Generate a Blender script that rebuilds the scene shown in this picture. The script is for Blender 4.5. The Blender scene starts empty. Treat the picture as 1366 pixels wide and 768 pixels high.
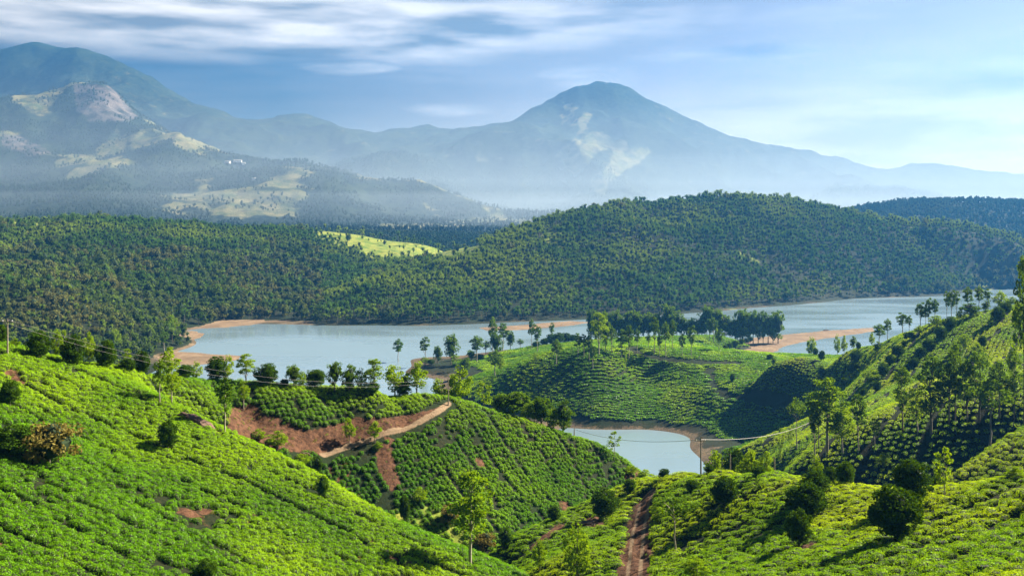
import bpy, math, random
import numpy as np
from mathutils import Vector
R=math.radians
scene=bpy.context.scene
COL=scene.collection
rng=np.random.default_rng(7)
random.seed(7)
# ------------------------------------------------------------------ camera
cam_d=bpy.data.cameras.new('camera'); cam=bpy.data.objects.new('camera',cam_d); COL.objects.link(cam)
cam.location=(0,0,150); cam.rotation_euler=(R(90),0,0)
cam_d.sensor_width=36; cam_d.lens=36*1328/1366; cam_d.shift_y=-94/1366; cam_d.shift_x=0
cam_d.clip_start=0.5; cam_d.clip_end=60000
scene.camera=cam
# ------------------------------------------------------------------ light
SUN_AZ, SUN_EL = 60, 36        # azimuth clockwise from the view direction (+Y)
world=bpy.data.worlds.new('World'); scene.world=world; world.use_nodes=True
wn=world.node_tree; wn.nodes.clear()
def wnode(t,**k):
    n=wn.nodes.new(t)
    for a,b in k.items(): setattr(n,a,b)
    return n
wl=wn.links.new
def wmath(op,a,b=None,c=None,clamp=False):
    n=wnode('ShaderNodeMath',operation=op,use_clamp=clamp)
    for i,q in enumerate((a,b,c)):
        if q is None: continue
        if isinstance(q,(int,float)): n.inputs[i].default_value=q
        else: wl(q,n.inputs[i])
    return n.outputs[0]
sky=wnode('ShaderNodeTexSky',sky_type='NISHITA',sun_disc=False,sun_elevation=R(SUN_EL),sun_rotation=R(SUN_AZ),altitude=1500,air_density=1.0,dust_density=1.2,ozone_density=3.0)
tc=wnode('ShaderNodeTexCoord')
sep=wnode('ShaderNodeSeparateXYZ'); wl(tc.outputs['Generated'],sep.inputs[0])
az=wmath('ARCTAN2',sep.outputs[0],sep.outputs[1]); el=wmath('ARCSINE',sep.outputs[2])
def cloud(azc,elc,wa,we,nscale,stretch,thr,soft,seed,rot=0.0,amp=0.9):
    """one streaky cloud bank round a bearing and height (degrees)"""
    da=wmath('DIVIDE',wmath('SUBTRACT',az,R(azc)),R(wa)); de0=wmath('SUBTRACT',el,R(elc))
    de=wmath('DIVIDE',wmath('SUBTRACT',de0,wmath('MULTIPLY',wmath('SUBTRACT',az,R(azc)),rot)),R(we))
    r=wmath('ADD',wmath('MULTIPLY',da,da),wmath('MULTIPLY',de,de))
    cmb=wnode('ShaderNodeCombineXYZ'); wl(wmath('MULTIPLY',az,nscale),cmb.inputs[0]); wl(wmath('MULTIPLY',wmath('SUBTRACT',el,wmath('MULTIPLY',az,rot)),nscale*stretch),cmb.inputs[1]); cmb.inputs[2].default_value=seed
    nz=wnode('ShaderNodeTexNoise'); nz.inputs['Scale'].default_value=1; nz.inputs['Detail'].default_value=7; nz.inputs['Roughness'].default_value=.55; nz.inputs['Distortion'].default_value=.6
    wl(cmb.outputs[0],nz.inputs['Vector'])
    f=wmath('SUBTRACT',wmath('ADD',nz.outputs[0],thr),wmath('MULTIPLY',r,0.42))
    f=wmath('DIVIDE',f,soft,clamp=True)
    mr=wnode('ShaderNodeMapRange',interpolation_type='SMOOTHSTEP'); wl(f,mr.inputs[0]); mr.inputs[4].default_value=amp
    return mr.outputs[0]
def pix(u,v): return math.degrees(math.atan((u-683)/1328)), math.degrees(math.atan((290-v)/math.hypot(1328,u-683)))
CL=[]
for u,v,wu,wv,ns,st,thr,soft,seed,rot,amp in [
    (170,16,640,46,2.6,3.6,.30,.75,1.3,0.0,1.0),      # big grey-white bank, upper left
    (520,34,210,22,5,5,.06,.55,4.1,0.0,.95),
    (300,4,500,26,4,4,-.05,.5,14.1,0.0,.8),
    (455,92,90,13,9,5,-.10,.4,7.7,0.02,.8),
    (590,147,80,12,8,4,-.08,.5,9.2,0.0,.7),
    (960,70,170,15,8,6,-.10,.45,12.4,0.0,.75),
    (790,105,120,26,9,3,-.18,.5,15.9,0.05,.55),
    (1180,95,420,45,5,7,-.26,.6,21.5,0.06,.4),
    (1300,200,520,120,2,3,.22,.9,41.5,0.0,.75),
    (640,110,700,60,4,6,-.25,.7,33.5,0.03,.35)]:
    a,e=pix(u,v); CL.append(cloud(a,e,wu/1328*57.3,wv/1328*57.3,ns,st,thr,soft,seed,rot,amp))
tot=CL[0]
for c in CL[1:]: tot=wmath('MAXIMUM',tot,c)
# beyond the frame the thin cirrus goes on
cmb=wnode('ShaderNodeCombineXYZ'); wl(wmath('MULTIPLY',az,3.0),cmb.inputs[0]); wl(wmath('MULTIPLY',el,9.0),cmb.inputs[1])
nz=wnode('ShaderNodeTexNoise'); nz.inputs['Scale'].default_value=1.3; nz.inputs['Detail'].default_value=6; wl(cmb.outputs[0],nz.inputs['Vector'])
mr=wnode('ShaderNodeMapRange',interpolation_type='SMOOTHSTEP'); wl(nz.outputs[0],mr.inputs[0]); mr.inputs[1].default_value=.45; mr.inputs[2].default_value=.75; mr.inputs[4].default_value=.35
tot=wmath('MAXIMUM',tot,mr.outputs[0])
hsv=wnode('ShaderNodeHueSaturation'); hsv.inputs['Saturation'].default_value=1.65; hsv.inputs['Value'].default_value=.12; hsv.inputs['Hue'].default_value=.495; wl(sky.outputs[0],hsv.inputs['Color'])
# cloud shading: lighter edges, greyer bellies
cn=wnode('ShaderNodeTexNoise'); cn.inputs['Scale'].default_value=1; cn.inputs['Detail'].default_value=4
cc=wnode('ShaderNodeCombineXYZ'); wl(wmath('MULTIPLY',az,7),cc.inputs[0]); wl(wmath('MULTIPLY',el,45),cc.inputs[1]); wl(cc.outputs[0],cn.inputs['Vector'])
cr=wnode('ShaderNodeValToRGB'); wl(cn.outputs[0],cr.inputs[0])
cr.color_ramp.elements[0].position=.35; cr.color_ramp.elements[0].color=(1.7,1.75,1.8,1); cr.color_ramp.elements[1].position=.62; cr.color_ramp.elements[1].color=(7.0,6.4,5.7,1)
# pale air low over the horizon, more of it towards the sun
hz=wmath('MULTIPLY',wmath('EXPONENT',wmath('MULTIPLY',wmath('MAXIMUM',el,0.0),-7.5)),wmath('MAXIMUM',wmath('SUBTRACT',wmath('MULTIPLY',wmath('COSINE',wmath('SUBTRACT',az,R(SUN_AZ))),1.45),.38),0.04),clamp=True)
mixh=wnode('ShaderNodeMix',data_type='RGBA'); wl(hz,mixh.inputs[0]); wl(hsv.outputs[0],mixh.inputs[6]); mixh.inputs[7].default_value=(18,14,11.5,1)
mixc=wnode('ShaderNodeMix',data_type='RGBA'); wl(tot,mixc.inputs[0]); wl(mixh.outputs[2],mixc.inputs[6]); wl(cr.outputs[0],mixc.inputs[7])
bg=wnode('ShaderNodeBackground'); bg.inputs[1].default_value=0.05; wl(mixc.outputs[2],bg.inputs[0])
wo=wnode('ShaderNodeOutputWorld'); wl(bg.outputs[0],wo.inputs[0])
sd=bpy.data.lights.new('sun','SUN'); sun=bpy.data.objects.new('sun',sd); COL.objects.link(sun)
sd.energy=5.0; sd.angle=R(0.5); sd.color=(1.0,0.90,0.74)
sun.rotation_euler=Vector((math.sin(R(SUN_AZ))*math.cos(R(SUN_EL)),math.cos(R(SUN_AZ))*math.cos(R(SUN_EL)),math.sin(R(SUN_EL)))).to_track_quat('Z','Y').to_euler()
sun.location=(300,100,600)
vs=scene.view_settings; vs.view_transform='Standard'; vs.look='None'; vs.exposure=2.45; vs.gamma=1
cy=scene.cycles; cy.max_bounces=5; cy.diffuse_bounces=2; cy.glossy_bounces=2; cy.transmission_bounces=3; cy.transparent_max_bounces=6; cy.volume_bounces=0
cy.use_denoising=True; cy.caustics_reflective=False; cy.caustics_refractive=False
try: cy.denoising_input_passes='RGB_ALBEDO_NORMAL'
except Exception: pass
HAZE_D,HAZE_C=1.0e-4,(.047,.205,.49)
MIST_D=1.6e-4

F=1328.0; CZ=150.0; VH=290.0; UC=683.0
def P3(u,v,Y): return ((u-UC)/F*Y, Y, CZ-(v-VH)/F*Y)
def tps(r2): return 0.5*r2*np.log(r2+1e-12)
class Layer:
    """smooth surface through control points; coordinates are bearing and log distance"""
    def __init__(s,pts,lam=0.0004):
        A=np.array(pts,float)                      # x,y,z world
        s.C=np.stack([A[:,0]/A[:,1],np.log(A[:,1])],1)
        val=(A[:,2]-CZ)/A[:,1]
        n=len(A); d=s.C[:,None]-s.C[None]
        K=tps((d**2).sum(2))+np.eye(n)*lam
        Pm=np.concatenate([np.ones((n,1)),s.C],1)
        M=np.block([[K,Pm],[Pm.T,np.zeros((3,3))]])
        w=np.linalg.solve(M,np.concatenate([val,np.zeros(3)]))
        s.w=w[:n]; s.a=w[n:]
    def __call__(s,x,y):
        a=x/y; t=np.log(y); o=s.a[0]+s.a[1]*a+s.a[2]*t
        for i in range(len(s.w)):
            o=o+s.w[i]*tps((a-s.C[i,0])**2+(t-s.C[i,1])**2)
        return CZ+o*y
def uv(L): return [P3(*p) for p in L]
def off(L,dY,dz):
    out=[]
    for p in L:
        x,y,z=P3(*p); out.append((x*(y+dY)/y,y+dY,z+dz))
    return out
# --- foreground left hill
def y1(u,v): return 79680/(v-290+.35*(683-u))
c1=[(-200,440),(-80,452),(0,460),(33,466),(82,482),(106,489),(133,492),(188,500)]
s1=[(221,537),(260,556),(300,577),(365,609),(430,640),(500,682),(600,728),(700,768)]
b1=[(-200,600),(-200,800),(0,560),(0,680),(0,800),(120,560),(120,680),(120,800),(240,620),(240,740),(360,680),(360,800),(480,740),(480,850),(600,800),(0,1100),(300,1100),(600,1100),(700,900),(-300,1100)]
L1=Layer(uv([(u,v,y1(u,v)) for u,v in c1+s1+b1])+off([(u,v,y1(u,v)) for u,v in c1],18,-7)+off([(u,v,y1(u,v)) for u,v in c1],60,-45)
  +off([(u,v,y1(u,v)) for u,v in s1],12,-7)+off([(u,v,y1(u,v)) for u,v in s1],35,-28)+[(20,60,100),(40,100,78),(30,140,70),(60,60,92)])
# --- middle knoll with the road
c2=[(150,505,205),(190,503,212),(240,505,219),(300,512,228),(350,515,232),(400,518,236),(450,521,240),(500,524,243),(570,530,250),(600,533,254),(640,545,258),(700,564,262),(760,584,266),(800,599,268),(840,622,270),(870,645,271),(910,668,272)]
f2=[(250,540,208),(300,555,210),(350,535,227),(400,540,230),(450,542,236),(520,540,244),(560,541,246),
 (330,556,223),(380,566,224),(430,572,226.5),(480,562,233.5),(520,553,239),(560,546,244),
 (330,600,209),(380,600,215),(430,600,222.2),(430,606,220.6),(480,588,229),(480,592,227.6),(520,575,234.2),(520,579,233),(560,561,241),(560,565,239.6),(590,543,249),
 (430,640,215),(480,650,217),(520,650,218.5),(520,690,211),(600,690,215),(600,620,231),(600,575,243),(600,725,209),(680,720,215),(680,640,238),(680,690,223),(760,700,230),(760,640,250),(820,655,258),(820,700,240),(560,600,233),(640,600,243),(560,650,222),(640,660,228),(720,610,254)]
L2=Layer(uv(c2+f2)+off(c2,15,-7)+off(c2,45,-32)+off(c2,90,-65)+off([(330,600,209),(430,640,213),(520,690,209),(600,725,207),(680,720,213),(760,700,228),(820,700,238)],-20,-13),0.00005)
# --- lower right terraces
c3=[(665,734,200),(735,694,212),(790,668,220),(825,655,224),(860,640,222),(910,632,205),(960,631,188),(1035,634,170),(1100,645,158),(1175,654,147),(1230,654,139),(1300,648,130),(1366,639,121),(1500,618,108),(1650,600,98)]
f3=[(1195,700,123),(1100,768,104),(1366,768,82),(1366,700,102),(950,700,160),(950,768,126),(850,700,183),(850,768,150),(750,768,160),(760,730,186),(1050,700,142),(700,768,172),(700,900,125),(900,950,90),(1100,950,72),(1366,950,55),(1600,800,70),(1600,700,90),
 (900,645,196),(1035,650,160),(1175,672,138),(1366,668,111),(860,665,204),(880,735,160),(1366,1300,36),(900,1300,50),(790,690,205)]
L3=Layer(uv(c3+f3)+off(c3,12,-6)+off(c3,40,-30)+[(-10,150,74),(-14,190,66),(-20,110,78),(-5,60,90)],0.0001)
# --- right hill
c4=[(1030,482,720),(1066,478,690),(1132,467,640),(1203,446,590),(1260,430,550),(1310,418,520),(1366,405,500),(1500,378,470),(1650,350,450)]
f4=[(1015,520,745),(1080,534,625),(1150,500,520),(1250,470,470),(1366,450,430),(1250,520,385),(1366,500,360),(1080,612,330),(1130,600,325),(1200,578,320),(1280,560,315),(1366,545,310),
 (1200,600,313),(1200,640,303),(1300,600,306),(1300,640,297),(1366,600,299),(1366,640,292),(1080,640,322),(1150,560,380),(1100,566,450),(1000,612,470),(1040,594,465),(1080,574,465),(960,628,480),(1040,640,400),(1000,640,430),(1600,500,320),(1600,600,250)]
L4=Layer(uv(c4+f4)+off(c4,40,-18)+off(c4,120,-80)+off([(1080,640,322),(1000,640,430),(950,640,500),(920,610,600),(1200,640,303),(1300,640,297)],-25,-14)+[P3(1000,600,540)[:2]+(4,),P3(1045,600,540)[:2]+(14,),P3(1085,600,540)[:2]+(32,),P3(960,600,540)[:2]+(-2,),P3(960,600,640)[:2]+(-6,),P3(1000,600,620)[:2]+(3,),P3(1050,600,620)[:2]+(16,),P3(960,520,760)[:2]+(5,),P3(950,540,700)[:2]+(-10,),P3(1000,545,675)[:2]+(5,),P3(1045,560,635)[:2]+(8,),P3(1045,575,600)[:2]+(8,),P3(975,515,735)[:2]+(10,)],0.0003)
# --- spur that drops into the shaded gully on the right
c4b=[(1270,636,228),(1290,620,232),(1320,600,236),(1366,572,240),(1450,530,245),(1600,480,250)]
L4b=Layer(uv(c4b)+off(c4b,10,-5)+off(c4b,35,-24)+off(c4b,-20,-4)+off(c4b,-50,-15)+[(80,215,70),(70,240,60)])
# --- peninsula
r5=[(640,506,855),(680,497,815),(720,487,795),(760,481,785),(800,476,780),(860,474,820),(900,478,815),(950,487,795)]
f5=[(620,492,960),(560,495,958),(620,478,1050),(560,479,1050),(680,480,990),(700,470,1040),(760,457,1090),(800,454,1100),(860,458,985),(860,450,1120),(900,449,1130),(960,449,1130),(900,462,960),(980,455,1120),(1000,463,1145),(990,470,1105),(690,489,925),(740,480,945),(780,473,965),(950,470,960),(820,465,940),
 (650,540,777),(720,540,748),(760,562,722),(850,572,706),(850,540,738),(850,510,782),(950,560,700),(950,520,735),(1000,540,700),(1055,542,665),(1000,590,642),(1050,598,592),(760,520,755),(800,545,724),(935,590,655),(1010,500,760)]
L5=Layer(uv(f5+r5)+[P3(600,520,855)[:2]+(1.5,),P3(605,502,925)[:2]+(1.5,),P3(600,555,745)[:2]+(1.5,),P3(690,560,730)[:2]+(1.5,),P3(735,578,688)[:2]+(1.2,),P3(560,520,860)[:2]+(-2,),P3(545,500,930)[:2]+(-3,),P3(720,610,620)[:2]+(1.2,),P3(560,560,735)[:2]+(-2,),P3(760,600,680)[:2]+(-8,),P3(850,600,660)[:2]+(-10,),P3(915,620,590)[:2]+(-6,),P3(948,600,645)[:2]+(3,),P3(965,612,610)[:2]+(4,),P3(1000,612,590)[:2]+(8,),P3(960,640,560)[:2]+(-1,),P3(1060,560,640)[:2]+(20,),
  P3(560,470,1130)[:2]+(-8,),P3(700,460,1180)[:2]+(-6,),P3(860,445,1230)[:2]+(-6,),P3(1000,450,1250)[:2]+(-6,),P3(1050,460,1120)[:2]+(-6,),P3(500,490,1000)[:2]+(-8,),P3(430,490,1000)[:2]+(-14,),P3(900,435,1400)[:2]+(-14,),P3(1150,450,1150)[:2]+(-10,),P3(760,700,480)[:2]+(-20,)],0.00005)
# --- far shore: forest hills
sh=[(420,432),(500,433),(600,432),(700,428),(800,424),(900,418),(1000,410),(1100,402),(1140,398),(1250,394),(1366,385),(1500,378)]
shp=[P3(u,v,199200/(v-290)) for u,v in sh]
c6=[(0,297,2100),(-150,290,2100),(130,299,2150),(250,307,2200),(330,313,2250),(400,311,2350),(440,309,2400),(520,321,2380),(580,332,2330),(620,338,2150)]
c6b=[(640,334,1900),(700,312,1950),(760,292,2050),(800,283,2100),(850,276,2150),(930,270,2250),(1000,270,2300),(1060,276,2300),(1130,288,2250),(1200,303,2200),(1280,320,2150),(1350,336,2150),(1500,360,2150)]
f6=[(500,390,1560),(600,385,1600),(600,350,1780),(700,350,1750),(800,330,1850),(900,320,1920),(1000,312,2000),(1100,320,2050),(1200,340,2080),(1300,360,2120),(800,301,1950),(880,312,1990),(885,303,2100),(1000,360,1850),(850,370,1700),(700,390,1580),
 (50,370,1500),(200,380,1550),(300,400,1520),(400,418,1555),(150,330,1850),(500,345,2150),(560,352,2050),(430,350,2050),(350,370,1800),(420,405,1640),(420,385,1800),(300,340,1950),(0,330,1800),
 (0,398,1200),(100,405,1220),(180,425,1230),(225,445,1270),(0,430,1100),(0,470,1000),(100,450,1050),(150,470,1040),(200,482,1030),(0,500,900),(100,500,915),(-150,400,1200),(-150,470,1000),(250,440,1330),(60,385,1350),(180,395,1400),(300,428,1430)]
L6=Layer(uv(c6+c6b+f6)+shp+[(x*(1-120/y),y-120,-10) for x,y,z in shp]+off(c6,350,-40)+off(c6b,300,-90)+off(c6b,800,-100)+
  [P3(235,495,970)[:2]+(-3,),P3(250,470,1110)[:2]+(-4,),P3(270,452,1240)[:2]+(-4,),P3(350,445,1300)[:2]+(-8,),P3(350,470,1100)[:2]+(-14,),P3(330,500,950)[:2]+(-14,),P3(100,540,800)[:2]+(-6,),P3(250,560,740)[:2]+(-10,),P3(600,470,1100)[:2]+(-25,),P3(900,470,1100)[:2]+(-40,),P3(500,540,800)[:2]+(-30,),P3(1200,470,1100)[:2]+(-60,),P3(340,434,1385)[:2]+(-2,)],0.0001)
# --- lowland beyond
L7=Layer(uv([(0,300,2900),(300,318,2800),(480,318,2900),(600,319,2950),(660,320,3000),(0,305,3600),(300,310,3600),(700,318,3500),(900,310,3400),(1150,277,3500),(1200,272,3450),(1250,270,3400),(1366,272,3400),(1500,270,3400),(1366,318,2700),(1340,322,2680),(1290,330,2650),(1250,310,2900),(1366,310,2900),(1100,300,3300),(1000,312,3100),
   (0,330,2400),(300,330,2500),(500,335,2550),(700,345,2600),(900,350,2600),(1100,350,2600),(0,303,5000),(500,303,5000),(1000,303,5000),(1366,303,5000),(1650,303,5000),(1150,300,4000),(1366,296,4000)]),0.001)
LAYERS=[('foreground_hill',L1),('middle_hill',L2),('terraced_hill',L3),('right_hill',L4),('gully_spur',L4b),('peninsula',L5),('forest_hills',L6),('lowland',L7)]
RANGE={'foreground_hill':(0,330),'middle_hill':(150,420),'terraced_hill':(0,290),'right_hill':(215,980),'gully_spur':(170,330),'peninsula':(560,1400),'forest_hills':(800,4000),'lowland':(2300,99999)}
def smax(H,k):
    m=H.max(0); return m+k*np.log(np.exp((H-m)/k).sum(0))
def height(x,y,ids=False):
    x=np.asarray(x,float); y=np.asarray(y,float)
    H=[]
    for n,L in LAYERS:
        h=L(x,y); a,b=RANGE[n]
        h=h-np.clip(a-y,0,None)*0.8-np.clip(y-b,0,None)*0.8
        H.append(h)
    H.append(np.full_like(h,-9.0))
    H=np.stack(H); k=np.clip(y*0.004,0.3,6)
    # wash: keep smooth blend small
    z=smax(H,k)-0
    return (z,H.argmax(0)) if ids else z
# sandbars: polygons at lake level (image u,v)
def water_y(v): return CZ*F/(v-VH)
BARS=[[(250,432),(300,424),(350,418),(395,419),(400,423),(360,430),(300,437),(262,438)],
      [(185,456),(210,446),(255,441),(273,445),(262,452),(215,462),(180,468)],
      [(225,468),(270,471),(326,475),(318,480),(270,486),(225,488),(205,478)],
      [(955,462),(990,452),(1040,447),(1100,441),(1165,437),(1166,442),(1120,449),(1070,456),(1045,463),(1020,476),(980,482),(955,480)],
      [(640,437),(700,433),(760,428),(790,430),(760,434),(700,440),(650,441)]]
def sdpoly(x,y,poly):
    P=np.array(poly); d=np.full(x.shape,1e18); ins=np.zeros(x.shape,bool)
    n=len(P)
    for i in range(n):
        a=P[i];b=P[(i+1)%n]; e=b-a; wx=x-a[0]; wy=y-a[1]
        t=np.clip((wx*e[0]+wy*e[1])/(e@e),0,1)
        d=np.minimum(d,(wx-e[0]*t)**2+(wy-e[1]*t)**2)
        c=((a[1]>y)!=(b[1]>y))&(x<(b[0]-a[0])*(y-a[1])/(b[1]-a[1]+1e-12)+a[0])
        ins^=c
    return np.where(ins,1,-1)*np.sqrt(d)
# --- mountains
m1c=[(-200,170,6000),(0,134,6000),(60,122,6000),(110,108,6000),(135,112,5950),(152,124,5900),(172,150,5820),(190,162,5800),(250,185,5700),(330,214,5500),(450,233,5200),(560,256,5000),(640,270,4900),(720,288,4800),(820,298,4800)]
M1=Layer(uv(m1c+[(-200,300,3500),(0,300,3500),(300,308,3500),(600,314,3600),(820,316,3700),(0,245,4500),(150,225,4700),(110,165,5300),(170,200,5000),(300,250,4400),(240,235,4700),(450,260,4400),(600,285,4300),(60,180,5100),(0,172,5000),(-100,190,5000),(250,285,3900),(100,275,3900),(500,295,3900)])+off(m1c,500,-150)+off(m1c,1200,-500),0.00002)
m2c=[(-200,110,8800),(-80,90,8600),(0,69,8500),(50,58,8500),(120,71,8400),(160,86,8400),(200,108,8300),(250,134,8100),(300,152,8000),(330,160,8000),(400,157,8000),(440,163,8000),(470,174,8000),(510,189,8000),(540,180,8000),(572,171,8000),(612,179,8000),(645,171,7900),(680,160,7800),(705,145,7700),(725,138,7600),(745,121,7600),(775,108,7500),(800,110,7500),(835,120,7500),(900,150,7600),(1000,185,7800),(1060,198,7900),(1100,209,8000),(1160,226,8200),(1200,227,8300),(1245,219,8300),(1290,230,8400),(1340,238,8500),(1450,240,8600),(1600,230,8600)]
M2=Layer(uv(m2c+[(-200,200,6800),(0,180,6800),(200,200,6600),(330,215,6500),(450,240,6000),(600,240,6200),(700,225,6400),(745,190,6800),(790,230,6300),(830,270,5700),(870,225,6600),(950,260,6200),(1050,265,6200),(1200,275,6000),(1366,285,5900),(1500,285,5900),(1000,290,5000),(1366,298,4800),(700,300,4900),(500,290,5000),(1130,245,7000),(1300,260,7000)])+off(m2c,1500,-400),0.00002)
# ------------------------------------------------------------------ helpers
def vnoise(x,y,seed=0):
    x=np.asarray(x,float); y=np.asarray(y,float)
    xi=np.floor(x).astype(np.int64); yi=np.floor(y).astype(np.int64); fx=x-xi; fy=y-yi
    fx=fx*fx*(3-2*fx); fy=fy*fy*(3-2*fy)
    def h(a,b):
        n=(a*374761393+b*668265263+seed*974634777)&0xffffffff
        n=((n^(n>>13))*1274126177)&0xffffffff
        return ((n^(n>>16))&0xffff)/65535.0
    return (h(xi,yi)*(1-fx)+h(xi+1,yi)*fx)*(1-fy)+(h(xi,yi+1)*(1-fx)+h(xi+1,yi+1)*fx)*fy
def fbm(x,y,o=4,seed=0,g=.5):
    s=0;a=1;t=0
    for i in range(o):
        s=s+a*vnoise(x*2**i+i*17.3,y*2**i-i*9.1,seed+i); t+=a; a*=g
    return s/t
def ridged(x,y,o=5,seed=0,g=.5):
    s=0;a=1;t=0
    for i in range(o):
        s=s+a*(1-np.abs(2*vnoise(x*2**i+i*7.7,y*2**i+i*3.1,seed+i)-1)); t+=a; a*=g
    return s/t
def mesh_np(name,V,Fq,mats=(),smooth=False,mi=None,attrs=None):
    """V (n,3), Fq (m,k) one polygon size or a list of such arrays"""
    me=bpy.data.meshes.new(name)
    Fl=Fq if isinstance(Fq,list) else [Fq]
    Fl=[np.asarray(f,np.int32) for f in Fl if len(f)]
    V=np.asarray(V,np.float32)
    me.vertices.add(len(V)); me.vertices.foreach_set('co',V.ravel())
    li=np.concatenate([f.ravel() for f in Fl]); tot=np.concatenate([np.full(len(f),f.shape[1],np.int32) for f in Fl])
    st=np.concatenate([[0],np.cumsum(tot)[:-1]]).astype(np.int32)
    me.loops.add(len(li)); me.loops.foreach_set('vertex_index',li)
    me.polygons.add(len(tot)); me.polygons.foreach_set('loop_start',st)
    me.update(calc_edges=True)
    me.polygons.foreach_set('use_smooth',np.full(len(tot),smooth) if not isinstance(smooth,np.ndarray) else smooth)
    for m in mats: me.materials.append(m)
    if mi is not None: me.polygons.foreach_set('material_index',np.asarray(mi,np.int32))
    if attrs:
        for k,a in attrs.items():
            a=np.asarray(a,np.float32)
            if a.ndim==1: at=me.attributes.new(k,'FLOAT','POINT'); at.data.foreach_set('value',a)
            else: at=me.attributes.new(k,'FLOAT_COLOR','POINT'); at.data.foreach_set('color',a.ravel())
    me.validate(); me.update()
    return me
def link(name,me,parent=None,loc=(0,0,0),rot=(0,0,0),scale=(1,1,1)):
    o=bpy.data.objects.new(name,me); COL.objects.link(o); o.location=loc; o.rotation_euler=rot; o.scale=scale
    if parent: o.parent=parent
    return o
def tag(o,label=None,cat=None,group=None,kind=None):
    if label: o['label']=label
    if cat: o['category']=cat
    if group: o['group']=group
    if kind: o['kind']=kind
    return o
def tube(path,rad,n=6,cap=True):
    path=[Vector(p) for p in path]; V=[];Fc=[]
    for i,p in enumerate(path):
        d=(path[min(i+1,len(path)-1)]-path[max(i-1,0)]).normalized()
        a=d.cross(Vector((0.3,1,0.1))).normalized(); b=d.cross(a)
        r=rad[i] if hasattr(rad,'__len__') else rad
        for k in range(n):
            t=2*math.pi*k/n; V.append(p+(a*math.cos(t)+b*math.sin(t))*r)
    for i in range(len(path)-1):
        for k in range(n):
            k2=(k+1)%n; Fc.append((i*n+k,i*n+k2,(i+1)*n+k2,(i+1)*n+k))
    return np.array([tuple(v) for v in V]),np.array(Fc)
def box(c,s,rz=0):
    c=np.array(c);s=np.array(s)/2
    P=np.array([(x,y,z) for z in(-1,1) for y in(-1,1) for x in(-1,1)])*s
    ca,sa=math.cos(rz),math.sin(rz); P=np.stack([P[:,0]*ca-P[:,1]*sa,P[:,0]*sa+P[:,1]*ca,P[:,2]],1)+c
    return P,np.array([(0,2,3,1),(4,5,7,6),(0,1,5,4),(2,6,7,3),(0,4,6,2),(1,3,7,5)])
def join(parts):
    V=[];Fc=[];o=0
    for v,f in parts: V.append(v);Fc.append(np.asarray(f)+o);o+=len(v)
    return np.concatenate(V),[f for f in Fc]
# ------------------------------------------------------------------ materials
def newmat(name):
    m=bpy.data.materials.new(name); m.use_nodes=True; m.node_tree.nodes.clear(); return m,m.node_tree
class NT:
    def __init__(s,nt): s.nt=nt
    def n(s,t,**k):
        q=s.nt.nodes.new(t)
        for a,b in k.items(): setattr(q,a,b)
        return q
    def l(s,a,b): s.nt.links.new(a,b)
    def set(s,sock,v):
        if hasattr(v,'node'): s.l(v,sock)
        else: sock.default_value=v
    def math(s,op,a,b=0.0,clamp=False):
        q=s.n('ShaderNodeMath',operation=op,use_clamp=clamp); s.set(q.inputs[0],a); s.set(q.inputs[1],b); return q.outputs[0]
    def noise(s,vec,scale,detail=4,rough=.5):
        q=s.n('ShaderNodeTexNoise'); q.inputs['Scale'].default_value=scale; q.inputs['Detail'].default_value=detail; q.inputs['Roughness'].default_value=rough
        if vec: s.l(vec,q.inputs['Vector'])
        return q.outputs[0]
    def mix(s,f,a,b):
        q=s.n('ShaderNodeMix',data_type='RGBA'); s.set(q.inputs[0],f)
        for i,v in ((6,a),(7,b)):
            if hasattr(v,'node'): s.l(v,q.inputs[i])
            else: q.inputs[i].default_value=(*v,1) if len(v)==3 else v
        return q.outputs[2]
    def ramp(s,f,a,b):
        q=s.n('ShaderNodeMapRange',interpolation_type='SMOOTHSTEP'); s.l(f,q.inputs[0]); q.inputs[1].default_value=a; q.inputs[2].default_value=b; return q.outputs[0]
def leafmat(name,c1,c2,c3=None,transl=.35,gloss=.0,big=0.02,rough=.5):
    """leaves: colour varies from leaf to leaf, plant to plant and over the land"""
    m,nt=newmat(name); t=NT(nt)
    geo=t.n('ShaderNodeNewGeometry'); oi=t.n('ShaderNodeObjectInfo')
    f=t.math('ADD',t.math('MULTIPLY',geo.outputs['Random Per Island'],.55),t.math('MULTIPLY',oi.outputs['Random'],.45))
    col=t.mix(f,c1,c2)
    if c3: col=t.mix(t.ramp(t.noise(geo.outputs['Position'],big,3),.42,.66),col,c3)
    dif=t.n('ShaderNodeBsdfDiffuse'); tr=t.n('ShaderNodeBsdfTranslucent'); t.l(col,dif.inputs[0])
    hs=t.n('ShaderNodeHueSaturation'); hs.inputs['Hue'].default_value=.485; hs.inputs['Value'].default_value=1.25; hs.inputs['Saturation'].default_value=1.1; t.l(col,hs.inputs['Color']); t.l(hs.outputs[0],tr.inputs[0])
    ms=t.n('ShaderNodeMixShader'); ms.inputs[0].default_value=transl; t.l(dif.outputs[0],ms.inputs[1]); t.l(tr.outputs[0],ms.inputs[2])
    out=ms.outputs[0]
    if gloss:
        g=t.n('ShaderNodeBsdfGlossy'); g.inputs['Roughness'].default_value=rough; g.inputs[0].default_value=(.9,.95,.9,1)
        m2=t.n('ShaderNodeMixShader'); m2.inputs[0].default_value=gloss; t.l(out,m2.inputs[1]); t.l(g.outputs[0],m2.inputs[2]); out=m2.outputs[0]
    o=t.n('ShaderNodeOutputMaterial'); t.l(out,o.inputs[0]); return m
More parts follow.
